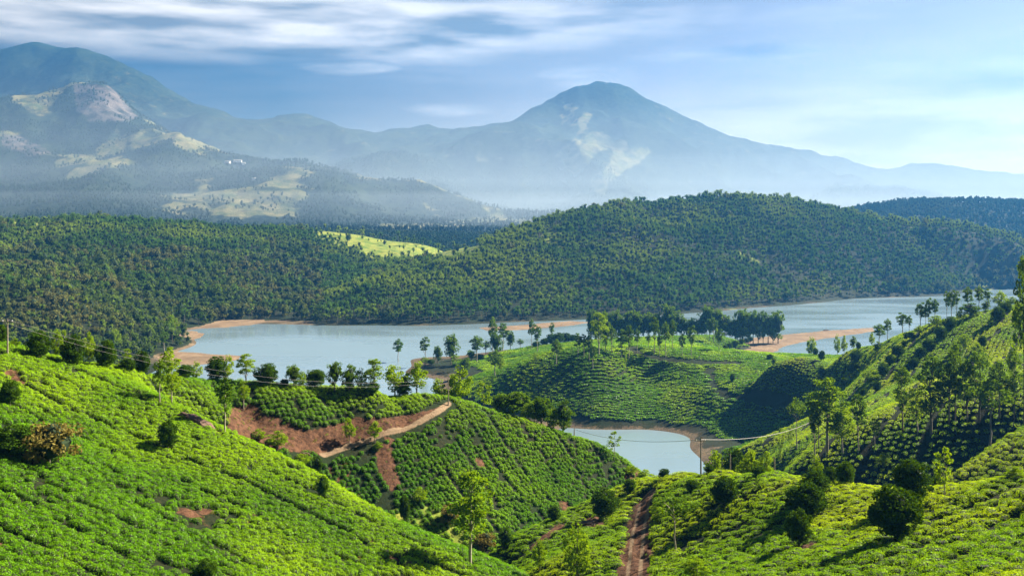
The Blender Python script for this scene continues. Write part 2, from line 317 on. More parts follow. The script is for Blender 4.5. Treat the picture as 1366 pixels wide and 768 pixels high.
def simple(name,col,col2=None,scale=3,rough=.9,bump=0,det=6):
    m,nt=newmat(name); t=NT(nt); b=t.n('ShaderNodeBsdfPrincipled'); b.inputs['Roughness'].default_value=rough; b.inputs['Specular IOR Level'].default_value=.2
    tc=t.n('ShaderNodeTexCoord'); nz=t.noise(tc.outputs['Object'],scale,det,.65)
    t.l(t.mix(t.ramp(nz,.35,.65),col,col2 or col),b.inputs['Base Color'])
    if bump:
        bp=t.n('ShaderNodeBump'); bp.inputs['Strength'].default_value=1; bp.inputs['Distance'].default_value=bump; t.l(nz,bp.inputs['Height']); t.l(bp.outputs[0],b.inputs['Normal'])
    o=t.n('ShaderNodeOutputMaterial'); t.l(b.outputs[0],o.inputs[0]); return m
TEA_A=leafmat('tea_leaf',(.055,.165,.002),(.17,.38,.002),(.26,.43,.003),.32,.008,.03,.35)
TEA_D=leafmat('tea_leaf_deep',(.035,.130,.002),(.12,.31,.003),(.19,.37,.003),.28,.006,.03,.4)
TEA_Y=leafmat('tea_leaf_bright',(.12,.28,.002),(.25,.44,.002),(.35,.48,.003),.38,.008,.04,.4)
TEA_CORE=simple('tea_shade_core',(.012,.022,.006),(.03,.035,.012),6)  # dark dome inside the bushes, shade among the leaves put into its colour
L_DARK=leafmat('leaf_dark',(.018,.045,.003),(.07,.14,.006),None,.22,.0,.02,.4)
L_LIGHT=leafmat('leaf_light',(.10,.19,.006),(.23,.34,.010),None,.42,.0)
L_MID=leafmat('leaf_mid',(.05,.11,.010),(.13,.22,.015),None,.35,.0)
L_GUM=leafmat('leaf_gum',(.02,.065,.012),(.13,.25,.03),(.20,.28,.03),.25,.0,.006)
L_BROAD=leafmat('leaf_broad',(.018,.05,.008),(.12,.18,.02),(.14,.14,.04),.22,.0,.012)
L_FAR=leafmat('leaf_far',(.02,.045,.02),(.05,.085,.035),(.07,.09,.04),.2,0,.003)
L_DRY=leafmat('leaf_dry',(.13,.12,.03),(.25,.20,.05),None,.3,0)
BARK=simple('bark',(.10,.08,.055),(.20,.17,.12),4,.9)
BARK_PALE=simple('bark_pale',(.25,.21,.16),(.36,.32,.25),3,.9)
CORE=simple('crown_core',(.008,.018,.005),(.015,.03,.008),2)  # core of tree crowns, shade between leaf clumps painted into its dark colour
ROCK=simple('rock',(.05,.030,.022),(.15,.095,.065),.8,.9,.15)
WOODP=simple('pole_wood',(.16,.13,.10),(.26,.22,.18),3,.9)
WIREM=simple('cable_metal',(.30,.28,.26),(.35,.33,.3),1,.6)
WHITEW=simple('house_wall',(.75,.74,.70),(.8,.79,.76),.5,.8); ROOFM=simple('house_roof',(.35,.30,.28),(.4,.36,.33),.5,.8); GLASSM=simple('window_glass',(.05,.06,.08),(.06,.07,.09),.5,.3)
def groundmat():
    """soil, grass and litter; the weights come with the land (vertex colour 'cover': r bare red soil, g grass, b pale sand or track)"""
    m,nt=newmat('ground_cover'); t=NT(nt)
    geo=t.n('ShaderNodeNewGeometry'); P=geo.outputs['Position']
    at=t.n('ShaderNodeAttribute'); at.attribute_name='cover'; sp=t.n('ShaderNodeSeparateColor'); t.l(at.outputs['Color'],sp.inputs[0])
    n1=t.noise(P,.9,8,.7); n2=t.noise(P,.05,6,.6); n3=t.noise(P,4.5,5,.7)
    shaded_litter=t.mix(t.ramp(n1,.35,.7),(.006,.012,.003),(.024,.024,.009))  # ground litter, its colour blackened as painted shade in the gaps between bushes
    shaded_litter=t.mix(t.ramp(n2,.4,.7),shaded_litter,(.011,.022,.005))
    soil=t.mix(t.ramp(n1,.35,.65),(.030,.014,.007),(.105,.050,.027)); soil=t.mix(t.math('MULTIPLY',t.ramp(n3,.5,.75),.5),soil,(.20,.12,.065))
    grass=t.mix(t.ramp(n2,.35,.65),(.10,.16,.018),(.24,.25,.04)); grass=t.mix(t.math('MULTIPLY',t.ramp(n1,.5,.8),.6),grass,(.05,.075,.015))
    sand=t.mix(t.ramp(n2,.35,.65),(.14,.095,.06),(.22,.155,.095)); sand=t.mix(t.math('MULTIPLY',t.ramp(n1,.4,.8),.5),sand,(.14,.085,.045))
    mpz=t.n('ShaderNodeMapping'); mpz.inputs['Scale'].default_value=(.015,.015,6); t.l(P,mpz.inputs[0]); sand=t.mix(t.math('MULTIPLY',t.ramp(t.noise(mpz.outputs[0],1,3),.45,.6),.45),sand,(.10,.07,.04))
    nn=t.math('MULTIPLY',t.math('SUBTRACT',n1,.5),.5)
    def w(o): return t.ramp(t.math('ADD',o,nn),.35,.65)
    c=t.mix(w(sp.outputs[1]),shaded_litter,grass); c=t.mix(w(sp.outputs[0]),c,soil); c=t.mix(w(sp.outputs[2]),c,sand)
    b=t.n('ShaderNodeBsdfPrincipled'); b.inputs['Roughness'].default_value=.95; b.inputs['Specular IOR Level'].default_value=.1; t.l(c,b.inputs['Base Color'])
    bp=t.n('ShaderNodeBump'); bp.inputs['Distance'].default_value=.35; t.l(n1,bp.inputs['Height']); t.l(bp.outputs[0],b.inputs['Normal'])
    o=t.n('ShaderNodeOutputMaterial'); t.l(b.outputs[0],o.inputs[0]); return m
GROUND=groundmat()
def mountmat():
    m,nt=newmat('mountain_cover'); t=NT(nt)
    geo=t.n('ShaderNodeNewGeometry'); P=geo.outputs['Position']
    at=t.n('ShaderNodeAttribute'); at.attribute_name='cover'; sp=t.n('ShaderNodeSeparateColor'); t.l(at.outputs['Color'],sp.inputs[0])
    nf=t.noise(P,.035,8,.75); nb=t.noise(P,.004,6,.6); n3=t.noise(P,.012,8,.7)
    forest=t.mix(t.ramp(nf,.42,.6),(.006,.014,.010),(.034,.050,.028)); forest=t.mix(t.math('MULTIPLY',t.ramp(nb,.45,.6),.5),forest,(.05,.065,.03))
    meadow=t.mix(t.ramp(n3,.35,.65),(.08,.10,.035),(.25,.215,.10)); meadow=t.mix(t.math('MULTIPLY',t.ramp(nf,.5,.7),.7),meadow,(.06,.08,.035))
    rock=t.mix(t.ramp(n3,.35,.65),(.055,.05,.05),(.17,.14,.12))
    nn=t.math('MULTIPLY',t.math('SUBTRACT',n3,.5),.9)
    def w(o): return t.ramp(t.math('ADD',o,nn),.38,.62)
    c=t.mix(w(sp.outputs[1]),forest,meadow); c=t.mix(w(sp.outputs[0]),c,rock)
    b=t.n('ShaderNodeBsdfDiffuse'); t.l(c,b.inputs[0])
    bp=t.n('ShaderNodeBump'); bp.inputs['Distance'].default_value=14; bp.inputs['Strength'].default_value=.8; t.l(nf,bp.inputs['Height']); t.l(bp.outputs[0],b.inputs['Normal'])
    o=t.n('ShaderNodeOutputMaterial'); t.l(b.outputs[0],o.inputs[0]); return m
MOUNT=mountmat()
def watermat():
    m,nt=newmat('lake_water'); t=NT(nt); geo=t.n('ShaderNodeNewGeometry'); P=geo.outputs['Position']
    b=t.n('ShaderNodeBsdfPrincipled'); b.inputs['Base Color'].default_value=(.14,.20,.235,1); b.inputs['IOR'].default_value=1.5; b.inputs['Specular IOR Level'].default_value=.5
    mp=t.n('ShaderNodeMapping'); mp.inputs['Scale'].default_value=(.35,1,1); t.l(P,mp.inputs[0])
    rip=t.noise(mp.outputs[0],.55,3,.6); pat=t.noise(mp.outputs[0],.006,4,.6)
    t.l(t.math('ADD',t.math('MULTIPLY',t.ramp(pat,.4,.6),.20),.12),b.inputs['Roughness'])
    bp=t.n('ShaderNodeBump'); bp.inputs['Distance'].default_value=.10; bp.inputs['Strength'].default_value=.5; t.l(rip,bp.inputs['Height']); t.l(bp.outputs[0],b.inputs['Normal'])
    o=t.n('ShaderNodeOutputMaterial'); t.l(b.outputs[0],o.inputs[0]); return m
WATER=watermat()
# ------------------------------------------------------------------ land
UMIN,UMAX=-230,1596
def inpoly(u,v,poly): return sdpoly(u,v,poly)
BARW=[[((u-UC)/F*water_y(v),water_y(v)) for u,v in b] for b in BARS]
def relief(x,y,ids):
    """small uneven ground on the hills"""
    a=np.array([.35,.5,.25,1.2,.6,1.0,3.5,2.5,0])[ids]; s=np.array([9,8,9,22,12,28,60,60,30.])[ids]
    return (fbm(x/s,y/s,3,5)-.5)*2*a
def land(x,y,ids=False):
    z,i=height(x,y,True); z=z+relief(x,y,i)*np.clip((z+1)/6,0,1)
    bar=np.full(np.shape(x),-99.)
    for p in BARW:
        m=(np.abs(x-np.mean([q[0] for q in p]))<420)&(np.abs(y-np.mean([q[1] for q in p]))<420)
        if m.any():
            sdv=sdpoly(x[m],y[m],p); b=np.full(np.shape(x),-99.); b[m]=np.clip(sdv*.10+(fbm(x[m]/14,y[m]/14,3,3)-.5)*1.0,-9,1.6+fbm(x[m]/40,y[m]/40,2,9)); bar=np.maximum(bar,b)
    i=np.where(bar>z,9,i); z=np.maximum(z,bar)
    return (z,i) if ids else z
gu=np.linspace(UMIN,UMAX,470); gl=np.arange(math.log(34),math.log(4400),.0052); gy=np.exp(gl)
YG,UG=np.meshgrid(gy,gu,indexing='ij'); XG=(UG-UC)/F*YG
ZG,IG=land(XG,YG,True)
VG=VH+(CZ-ZG)/YG*F
CM=np.minimum.accumulate(VG,0); CM=np.vstack([np.full((1,CM.shape[1]),9999.),CM[:-1]])
def gridlook(A,x,y):
    u=x/y*F+UC; fu=np.clip((u-UMIN)/(UMAX-UMIN)*(len(gu)-1),0,len(gu)-1.001); fl=np.clip((np.log(y)-gl[0])/.0052,0,len(gl)-1.001)
    i=fl.astype(int); j=fu.astype(int); a=fl-i; b=fu-j
    return (A[i,j]*(1-b)+A[i,j+1]*b)*(1-a)+(A[i+1,j]*(1-b)+A[i+1,j+1]*b)*a
def gridnear(A,x,y):
    u=x/y*F+UC; j=np.clip(np.round((u-UMIN)/(UMAX-UMIN)*(len(gu)-1)),0,len(gu)-1).astype(int); i=np.clip(np.round((np.log(y)-gl[0])/.0052),0,len(gl)-1).astype(int)
    return A[i,j]
def gz(x,y): return float(land(np.array([x]),np.array([y]))[0])
def hit(u,v,y0=40,y1=4300):
    """where the land seen in that direction stands"""
    j=int(np.clip(round((u-UMIN)/(UMAX-UMIN)*(len(gu)-1)),0,len(gu)-1)); 
    vis=(VG[:,j]<=CM[:,j]+1.5)&(gy>=y0)&(gy<=y1)
    if not vis.any(): vis=(gy>=y0)&(gy<=y1)
    d=np.where(vis,np.abs(VG[:,j]-v),1e9); i=int(d.argmin()); y=gy[i]
    if 0<i<len(gy)-1 and d[i]>.05:
        k=i+1 if (VG[i+1,j]-v)*(VG[i,j]-v)<0 else i-1
        if (VG[k,j]-v)*(VG[i,j]-v)<0:
            t=(v-VG[i,j])/(VG[k,j]-VG[i,j]); y=math.exp(gl[i]*(1-t)+gl[k]*t)
    x=(u-UC)/F*y; return x,y,gz(x,y)
def world_line(L,y0,y1): return [hit(u,v,y0,y1) for u,v in L]
def dline(x,y,L):
    d=np.full(np.shape(x),1e9)
    for a,b in zip(L[:-1],L[1:]):
        ex,ey=b[0]-a[0],b[1]-a[1]; wx=x-a[0]; wy=y-a[1]; t=np.clip((wx*ex+wy*ey)/(ex*ex+ey*ey+1e-9),0,1)
        d=np.minimum(d,np.hypot(wx-ex*t,wy-ey*t))
    return d
ROAD_A=world_line([(600,537),(592,543),(583,550),(560,563),(520,577),(480,590),(455,598),(430,607)],200,300)
ROAD_B=world_line([(868,660),(862,668),(857,685),(852,705),(850,725),(847,750),(845,780)],100,240)
PATH_C=world_line([(844,463),(848,470),(870,476),(900,480),(945,484),(985,484)],700,1250)
PATH_D=world_line([(946,492),(950,503),(956,516),(968,525),(990,529),(1030,531),(1062,533)],420,950)
PATH_E=world_line([(748,702),(736,711),(724,721),(716,728)],150,260)
SOIL_POLY=[(1,[(305,542),(335,540),(360,552),(395,568),(410,575),(440,566),(470,558),(520,556),(560,550),(592,541),(583,552),(540,570),(480,590),(430,606),(380,602),(330,592),(300,565)]),
   (1,[(500,595),(520,590),(528,620),(535,650),(520,655),(505,630)]),(2,[(775,690),(800,688),(812,700),(790,708)])]
GRASS_POLY=[(6,[(400,298),(470,300),(560,310),(640,322),(640,345),(600,352),(540,352),(490,345),(440,322),(405,312)]),(6,[(-40,290),(90,291),(70,301),(-40,302)]),(1,[(520,680),(560,672),(640,700),(640,735),(580,722),(530,700)])]
def cover(x,y,z,i):
    u=x/y*F+UC; v=VH+(CZ-z)/y*F
    r=np.zeros(np.shape(x)); g=np.zeros_like(r); b=np.zeros_like(r)
    for k,p in SOIL_POLY:
        m=i==k; r[m]=np.maximum(r[m],np.clip(.5+sdpoly(u[m],v[m],p)/6,0,1))
    for k,p in GRASS_POLY:
        m=i==k; g[m]=np.maximum(g[m],np.clip(.5+sdpoly(u[m],v[m],p)/8,0,1))
    nzz=fbm(x/7,y/7,3,31)
    m=(i<=2)|(i==8); r[m]=np.maximum(r[m],np.clip((nzz[m]-.72)*8,0,.8))
    b=np.maximum(b,np.clip(1.15-dline(x,y,ROAD_A)/1.0,0,1)); r=np.maximum(r,np.clip(2.2-dline(x,y,ROAD_B)/1.6,0,1)); b=np.maximum(b,.85*np.exp(-((dline(x,y,ROAD_B)-.95)/.42)**2))
    r=np.maximum(r,np.clip(1.6-dline(x,y,PATH_E)/1.2,0,1))
    shore=(z<2.6)&(i!=5)&(i<9); b[shore]=np.maximum(b[shore],np.clip((2.2-z[shore])*1.0,0,.55)*np.where(u[shore]<420,1,.75)*(.35+fbm(x[shore]/60,y[shore]/60,3,71)))
    m=(i==5); b[m]=np.maximum(b[m],np.clip((2.8-z[m])/2+ (nzz[m]-.5)*2,0,.5)); r[m]=np.maximum(r[m],np.clip((4.0-z[m])/3,0,.40)); g[m]=np.maximum(g[m],.32)
    b[i==9]=1; m=(i==9); g[m]=np.clip((fbm(x[m]/25,y[m]/25,3,8)-.42)*4,0,1)*.0; b[m]=np.clip(1.2-np.clip((fbm(x[m]/30,y[m]/12,3,8)-.55)*4,0,1)*.5,0,1)
    m=(i==6); g[m]=np.maximum(g[m],np.clip((fbm(x[m]/90,y[m]/90,4,77)-.60)*4,0,.6))
    return np.stack([r,g,b,np.ones_like(r)],-1)
CG=cover(XG,YG,ZG,IG)
NAMES={0:('foreground_hill','ground of the near tea hill on the left'),1:('road_hill','ground of the tea hill that carries the dirt road'),2:('terraced_hill','ground of the sunlit tea terraces in the lower right'),3:('right_hill','ground of the long tea slope on the right'),
 4:('gully_hillside','ground of the small spur above the dark gully on the right'),5:('peninsula_hill','ground of the tea peninsula reaching into the lake'),6:('forest_hill','ground of the wooded hills across the lake'),7:('valley_ground','misty lowland behind the wooded hills'),8:('lake_bed','bed of the lake'),9:('beach','bare sand bars along the lake shore')}
nr,nc=ZG.shape; quad=np.stack([np.arange(nr-1)[:,None]*nc+np.arange(nc-1)[None]]*1)[0]
qi=IG[:-1,:-1].ravel(); q=quad.ravel(); Q=np.stack([q,q+1,q+nc+1,q+nc],1)
ZR=ZG+np.where(IG<=2,CG[...,0]*(ridged(XG/2.6,YG/3.4,3,9)-.62)*1.5,0)
PV=np.stack([XG.ravel(),YG.ravel(),ZR.ravel()],1); CF=CG.reshape(-1,4)
# the road B has two worn wheel tracks, both roads are cut slightly into the slope
dB=dline(PV[:,0],PV[:,1],ROAD_B); dA=dline(PV[:,0],PV[:,1],ROAD_A)
for k,(nm,lab) in NAMES.items():
    f=Q[qi==k]
    if not len(f): continue
    uq,inv=np.unique(f,return_inverse=True)
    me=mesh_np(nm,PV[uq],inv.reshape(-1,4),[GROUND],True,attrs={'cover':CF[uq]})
    tag(link(nm,me),lab,kind='structure')
# ground below and beside the camera
me=mesh_np('water',[(-3200,250,0),(3200,250,0),(3200,3200,0),(-3200,3200,0)],np.array([(0,1,2,3)]),[WATER]); tag(link('lake',me),'calm pale blue lake between the hills',kind='structure')
# ------------------------------------------------------------------ mountains
mu=np.linspace(-200,1566,660); ml=np.arange(math.log(3400),math.log(10400),.0026); my=np.exp(ml)
MY,MU=np.meshgrid(my,mu,indexing='ij'); MX=(MU-UC)/F*MY
def mz(x,y):
    a=M1(x,y)-np.clip(y-7500,0,None)*.5; b=M2(x,y)
    c=L7(x,y)*0+95
    H=np.stack([a,b,c]); z=smax(H,14); i=H.argmax(0)
    rel=np.clip((z-95)/150,0,1); zc=np.where(i==1,z,0).max(0)[None,:]; fade=np.clip((zc-z)/260,.12,1)
    w1=ridged(x/1500,y/1500,5,3,.42)-.66; w2=ridged(x/620+.3*fbm(x/900,y/900,3,8),y/620,4,13,.42)-.64
    z1=z+rel*(w2*np.where(i==0,150,150*fade)+w1*np.where(i==0,150,340*fade))+(fbm(x/60,y/60,3,4)-.5)*14*np.clip(rel*3,0.15,1)+np.where(i==1,(fbm(x/420,y/700,4,66)-.5)*110*rel+(fbm(x/130,y/200,3,67)-.5)*40*rel,0)
    z1=z1+np.where(i==0,1,0)*(fbm(x/420,y/420,4,91)-.5)*60*rel
    return z1,i
MZ,MI=mz(MX,MY)
MV=VH+(CZ-MZ)/MY*F
gxx=np.gradient(MZ,axis=1)/(np.gradient(MX,axis=1)+1e-9); gyy=np.gradient(MZ,axis=0)/(np.gradient(MY,axis=0)); slope=np.hypot(gxx,gyy)
rc=np.clip((slope-1.0)*1.4,0,.9)*np.where(MI==0,1,.35)
gcv=np.where(MI==0,np.clip((fbm(MX/330,MY/300,5,21)-.50)*4+.35*np.clip(-gxx,-1,1)+np.where((MU>230),.38,0),0,.9),np.clip((fbm(MX/1000,MY/1000,4,55)-.56)*3,0,.35))
for p in ([(742,150),(765,148),(800,175),(872,200),(850,225),(810,245),(830,268),(800,262),(745,215),(712,188),(738,172)],[(745,132),(790,150),(800,170),(760,165)]):
    gcv=np.maximum(gcv,np.where(MI==1,np.clip(.5+sdpoly(MU,MV,p)/14,0,1)*(.35+.6*np.clip((ridged(MU/30+MV/34,MV/80-MU/120,4,5)-.5)*3,0,1)),0))
for p in ([(95,108),(150,112),(190,158),(170,165),(120,165),(100,150)],[(0,175),(30,178),(75,205),(40,212),(0,195)]):
    rc=np.maximum(rc,np.where(MI==0,np.clip(.5+sdpoly(MU,MV,p)/10,0,1)*.6,0))
gcv[MI==2]=.25
MC=np.stack([rc,gcv,rc*0,rc*0+1],-1)
PM=np.stack([MX.ravel(),MY.ravel(),MZ.ravel()],1); nr2,nc2=MZ.shape; q=(np.arange(nr2-1)[:,None]*nc2+np.arange(nc2-1)[None]).ravel(); Q2=np.stack([q,q+1,q+nc2+1,q+nc2],1)
qm=MI[:-1,:-1].ravel()
for k,(nm,lab) in {0:('rocky_foothills','rocky foothills with a bare granite peak'),1:('mountain_range','high blue mountain range across the valley'),2:('valley_floor','flat valley floor at the foot of the mountains')}.items():
    f=Q2[qm==k]; uq,inv=np.unique(f,return_inverse=True)
    tag(link(nm,mesh_np(nm,PM[uq],inv.reshape(-1,4),[MOUNT],True,attrs={'cover':MC.reshape(-1,4)[uq]})),lab,kind='structure')
# ------------------------------------------------------------------ plant meshes
def leaves(C,Nrm,size,rg,flat=.6,asp=.55):
    """one pointed quad per leaf: centre, rough normal, size"""
    n=len(C); N=Nrm*flat+rg.normal(size=(n,3))*(1-flat); N/=np.linalg.norm(N,axis=1,keepdims=True)+1e-9
    A=np.cross(N,rg.normal(size=(n,3))); A/=np.linalg.norm(A,axis=1,keepdims=True)+1e-9; B=np.cross(N,A)
    s=(size*rg.uniform(.7,1.3,n))[:,None]
    V=np.stack([C-A*s*.5,C+B*s*.5*asp,C+A*s*.5,C-B*s*.5*asp],1).reshape(-1,3)
    return V,np.arange(4*n).reshape(-1,4)
def sph(n,rg):
    v=rg.normal(size=(n,3)); return v/np.linalg.norm(v,axis=1,keepdims=True)
def ico(rad,loc,rg,jag=.15,sub=2):
    import bmesh
    bm=bmesh.new(); bmesh.ops.create_icosphere(bm,subdivisions=sub,radius=1)
    V=np.array([v.co[:] for v in bm.verts]); Fc=np.array([[v.index for v in f.verts] for f in bm.faces]); bm.free()
    V=V*(1+jag*(rg.random(len(V))-.5)[:,None]*2)*np.array(rad)+np.array(loc); return V,Fc
def combine(name,parts):
    """parts: (V,F,material,smooth)"""
    V=[];Fl=[];mats=[];mi=[];o=0
    for v,f,m,_ in parts:
        if m not in mats: mats.append(m)
        f=np.asarray(f); V.append(v); Fl.append(f+o); o+=len(v); mi+= [mats.index(m)]*len(f)
    return mesh_np(name,np.concatenate(V),Fl,mats,False,mi)
def bush_mesh(seed,nl,ls,mat,w=1.0,h=.62,lump=.22,core=True,length=1.0):
    rg=np.random.default_rng(seed)
    D=sph(int(nl*1.6),rg); D=D[D[:,2]>-.15][:nl]
    r=1+lump*(fbm(D[:,0]*2.2+seed,D[:,1]*2.2+D[:,2]*1.7,3,seed)-.5)*2
    P=D*r[:,None]*np.array([w*.5*length,w*.5,h]); P[:,2]=np.where(D[:,2]>.0,h*(np.clip(D[:,2],0,1)**.55)*(r*.35+.65),P[:,2]*.5)
    N=D.copy(); N[:,2]+=.35
    V,Fc=leaves(P,N,ls,rg,.62)
    parts=[(V,Fc,mat,False)]
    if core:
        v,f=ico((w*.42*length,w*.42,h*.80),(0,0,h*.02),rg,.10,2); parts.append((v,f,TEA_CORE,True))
    return combine('tea_bush',parts)
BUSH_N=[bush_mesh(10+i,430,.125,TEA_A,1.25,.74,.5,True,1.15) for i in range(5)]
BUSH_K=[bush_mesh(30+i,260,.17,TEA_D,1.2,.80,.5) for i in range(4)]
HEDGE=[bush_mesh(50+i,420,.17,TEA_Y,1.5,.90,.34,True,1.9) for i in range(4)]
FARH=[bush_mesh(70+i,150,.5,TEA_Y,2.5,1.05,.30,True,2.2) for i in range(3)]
FARH2=[bush_mesh(80+i,90,1.2,TEA_A,4.2,1.5,.30,True,2.4) for i in range(3)]
def crown_clumps(rg,n,shape):
    """centres of leaf clumps for each kind of crown in unit height"""
    out=[]
    while len(out)<n:
        p=rg.uniform(-1,1,3); d=np.linalg.norm(p)
        if d>1 or d<shape.get('hollow',.35): continue
        out.append(p)
    P=np.array(out); return P
def tree_mesh(kind,seed):
    """trunk mesh and crown mesh of a tree one metre tall at unit width"""
    rg=np.random.default_rng(seed)
    S=dict(
     round =dict(H=5.0,W=4.4,lo=.06,hi=1.0,n=110,cr=.60,per=60,ls=.24,mat=L_DARK,core=.60,tr=.16,hollow=.55,sq=1.0,twigs=5),
     light =dict(H=7.0,W=5.0,lo=.12,hi=1.0,n=50,cr=.70,per=44,ls=.34,mat=L_LIGHT,core=0,tr=.13,hollow=.25,sq=.8,twigs=9),
     leafy =dict(H=9.0,W=8.0,lo=.12,hi=1.0,n=60,cr=.85,per=44,ls=.42,mat=L_MID,core=.55,tr=.2,hollow=.4,sq=.9,twigs=9),
     slender=dict(H=13.,W=4.6,lo=.38,hi=1.0,n=44,cr=.70,per=44,ls=.44,mat=L_MID,core=0,tr=.15,hollow=.15,sq=.9,twigs=10),
     pale  =dict(H=13.,W=5.0,lo=.26,hi=1.0,n=52,cr=.75,per=50,ls=.38,mat=L_LIGHT,core=0,tr=.15,hollow=.15,sq=.8,twigs=10),
     sapling=dict(H=5.,W=2.6,lo=.22,hi=1.0,n=20,cr=.36,per=30,ls=.24,mat=L_LIGHT,core=0,tr=.05,hollow=.1,sq=.7,twigs=7),
     grove =dict(H=13.,W=9.0,lo=.10,hi=1.0,n=46,cr=1.15,per=28,ls=.75,mat=L_MID,core=.6,tr=.22,hollow=.45,sq=1.0,twigs=6),
     tall  =dict(H=20.,W=7.5,lo=.26,hi=1.0,n=70,cr=1.05,per=46,ls=.50,mat=L_MID,core=0,tr=.22,hollow=.2,sq=.8,twigs=14),
     flat  =dict(H=9.,W=5.4,lo=.62,hi=1.0,n=26,cr=.7,per=38,ls=.34,mat=L_MID,core=0,tr=.10,hollow=.3,sq=1.0,twigs=8),
     dry   =dict(H=3.,W=4.,lo=.02,hi=1.0,n=40,cr=.5,per=44,ls=.22,mat=L_DRY,core=.7,tr=.06,hollow=.4,sq=1,twigs=6))[kind]
    H,W=S['H'],S['W']
    P=crown_clumps(rg,S['n'],S); zc=(S['lo']+S['hi'])/2*H; hz=(S['hi']-S['lo'])/2*H
    # narrower towards the top, uneven outline
    taper=1-(1-S['sq'])*np.clip(P[:,2],0,1)*1.2
    ang=np.arctan2(P[:,1],P[:,0]); un=.82+.30*vnoise(ang*1.3+seed,P[:,2]*2.5+seed*3,seed)
    C=np.stack([P[:,0]*W*.42*taper*un,P[:,1]*W*.42*taper*un,zc+P[:,2]*(hz-S['cr']*.55)],1)
    tot=[];nn=[]
    for c in C:
        d=sph(S['per'],rg); rr=S['cr']*rg.uniform(.55,1.15)*rg.uniform(.45,1,S['per'])**.5
        q=c+d*rr[:,None]*np.array([1,1,.72]); tot.append(q); nn.append(d*.7+np.array([0,0,.5]))
    V,Fc=leaves(np.concatenate(tot),np.concatenate(nn),S['ls'],rg,.5,.6)
    parts=[(V,Fc,S['mat'],False)]
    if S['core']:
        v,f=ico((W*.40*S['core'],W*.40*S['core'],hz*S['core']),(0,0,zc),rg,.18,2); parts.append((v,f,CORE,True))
    crown=combine('crown',parts)
    # trunk with limbs
    lean=rg.normal(0,.02,2)*H; tp=[(0,0,-.5)]; ks=6
    for k in range(1,ks+1):
        t=k/ks; tp.append((lean[0]*t*t+rg.normal(0,.01)*H*t,lean[1]*t*t+rg.normal(0,.01)*H*t,H*.86*t))
    segs=[tube(tp,[S['tr']*(1.25-1.1*i/ks) for i in range(ks+1)],7)]
    idx=rg.choice(len(C),min(S['twigs'],len(C)),False)
    for i in idx:
        c=C[i]; t=np.clip((c[2]/H-.18)/.86,.12,.9); k=int(t*ks); a=Vector(tp[k]).lerp(Vector(tp[min(k+1,ks)]),t*ks-k)
        b=Vector(c); mid=a.lerp(b,.5)+Vector((0,0,-.03*H*0+.02*H)); segs.append(tube([a,mid,b],[S['tr']*.45,S['tr']*.3,S['tr']*.12],5))
    v,f=join(segs); trunk=mesh_np('trunk',v,f,[BARK_PALE if kind in('slender','pale','sapling','flat') else BARK],True)
    return trunk,crown,H,W
TREE={k:[tree_mesh(k,100+17*j+i) for i in range(n)] for j,(k,n) in enumerate((('round',4),('light',4),('leafy',3),('slender',4),('pale',3),('sapling',3),('grove',3),('tall',4),('flat',2),('dry',2)))}
def forest_mesh(kind,seed):
    rg=np.random.default_rng(seed)
    if kind=='gum':  H,W,lo,n,cr,per,ls,mat,core=16,8.2,.42,12,1.8,22,.9,L_GUM,.62
    elif kind=='broad': H,W,lo,n,cr,per,ls,mat,core=14,12.,.12,18,2.4,22,1.2,L_BROAD,.8
    else: H,W,lo,n,cr,per,ls,mat,core=16,11.,.15,5,3,6,3.6,L_FAR,.8
    P=crown_clumps(rg,n,dict(hollow=.5)); P[:,2]=np.abs(P[:,2])**.8*np.sign(P[:,2]+.3)
    zc=(1+lo)/2*H; hz=(1-lo)/2*H
    C=np.stack([P[:,0]*W*.38,P[:,1]*W*.38,zc+P[:,2]*(hz-cr*.4)],1); tot=[];nn=[]
    for c in C:
        d=sph(per,rg); tot.append(c+d*cr*rg.uniform(.6,1.1)*np.array([1,1,.6])); nn.append(d+np.array([0,0,.6]))
    V,Fc=leaves(np.concatenate(tot),np.concatenate(nn),ls,rg,.7,.75); parts=[(V,Fc,mat,False)]
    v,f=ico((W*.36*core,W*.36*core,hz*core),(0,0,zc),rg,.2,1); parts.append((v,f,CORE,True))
    if kind=='gum':
        v,f=tube([(0,0,-1),(0.2,0.1,H*.4),(0,0,H*.85)],[.25,.18,.1],4); parts.append((v,f,BARK,True))
    elif kind=='broad':
        v,f=tube([(0,0,-1),(0,0,H*.6)],[.45,.2],4); parts.append((v,f,BARK,True))
    return combine('forest_tree',parts)
GUM=[forest_mesh('gum',300+i) for i in range(5)]; BROAD=[forest_mesh('broad',320+i) for i in range(5)]; FARM=[forest_mesh('far',340+i) for i in range(3)]
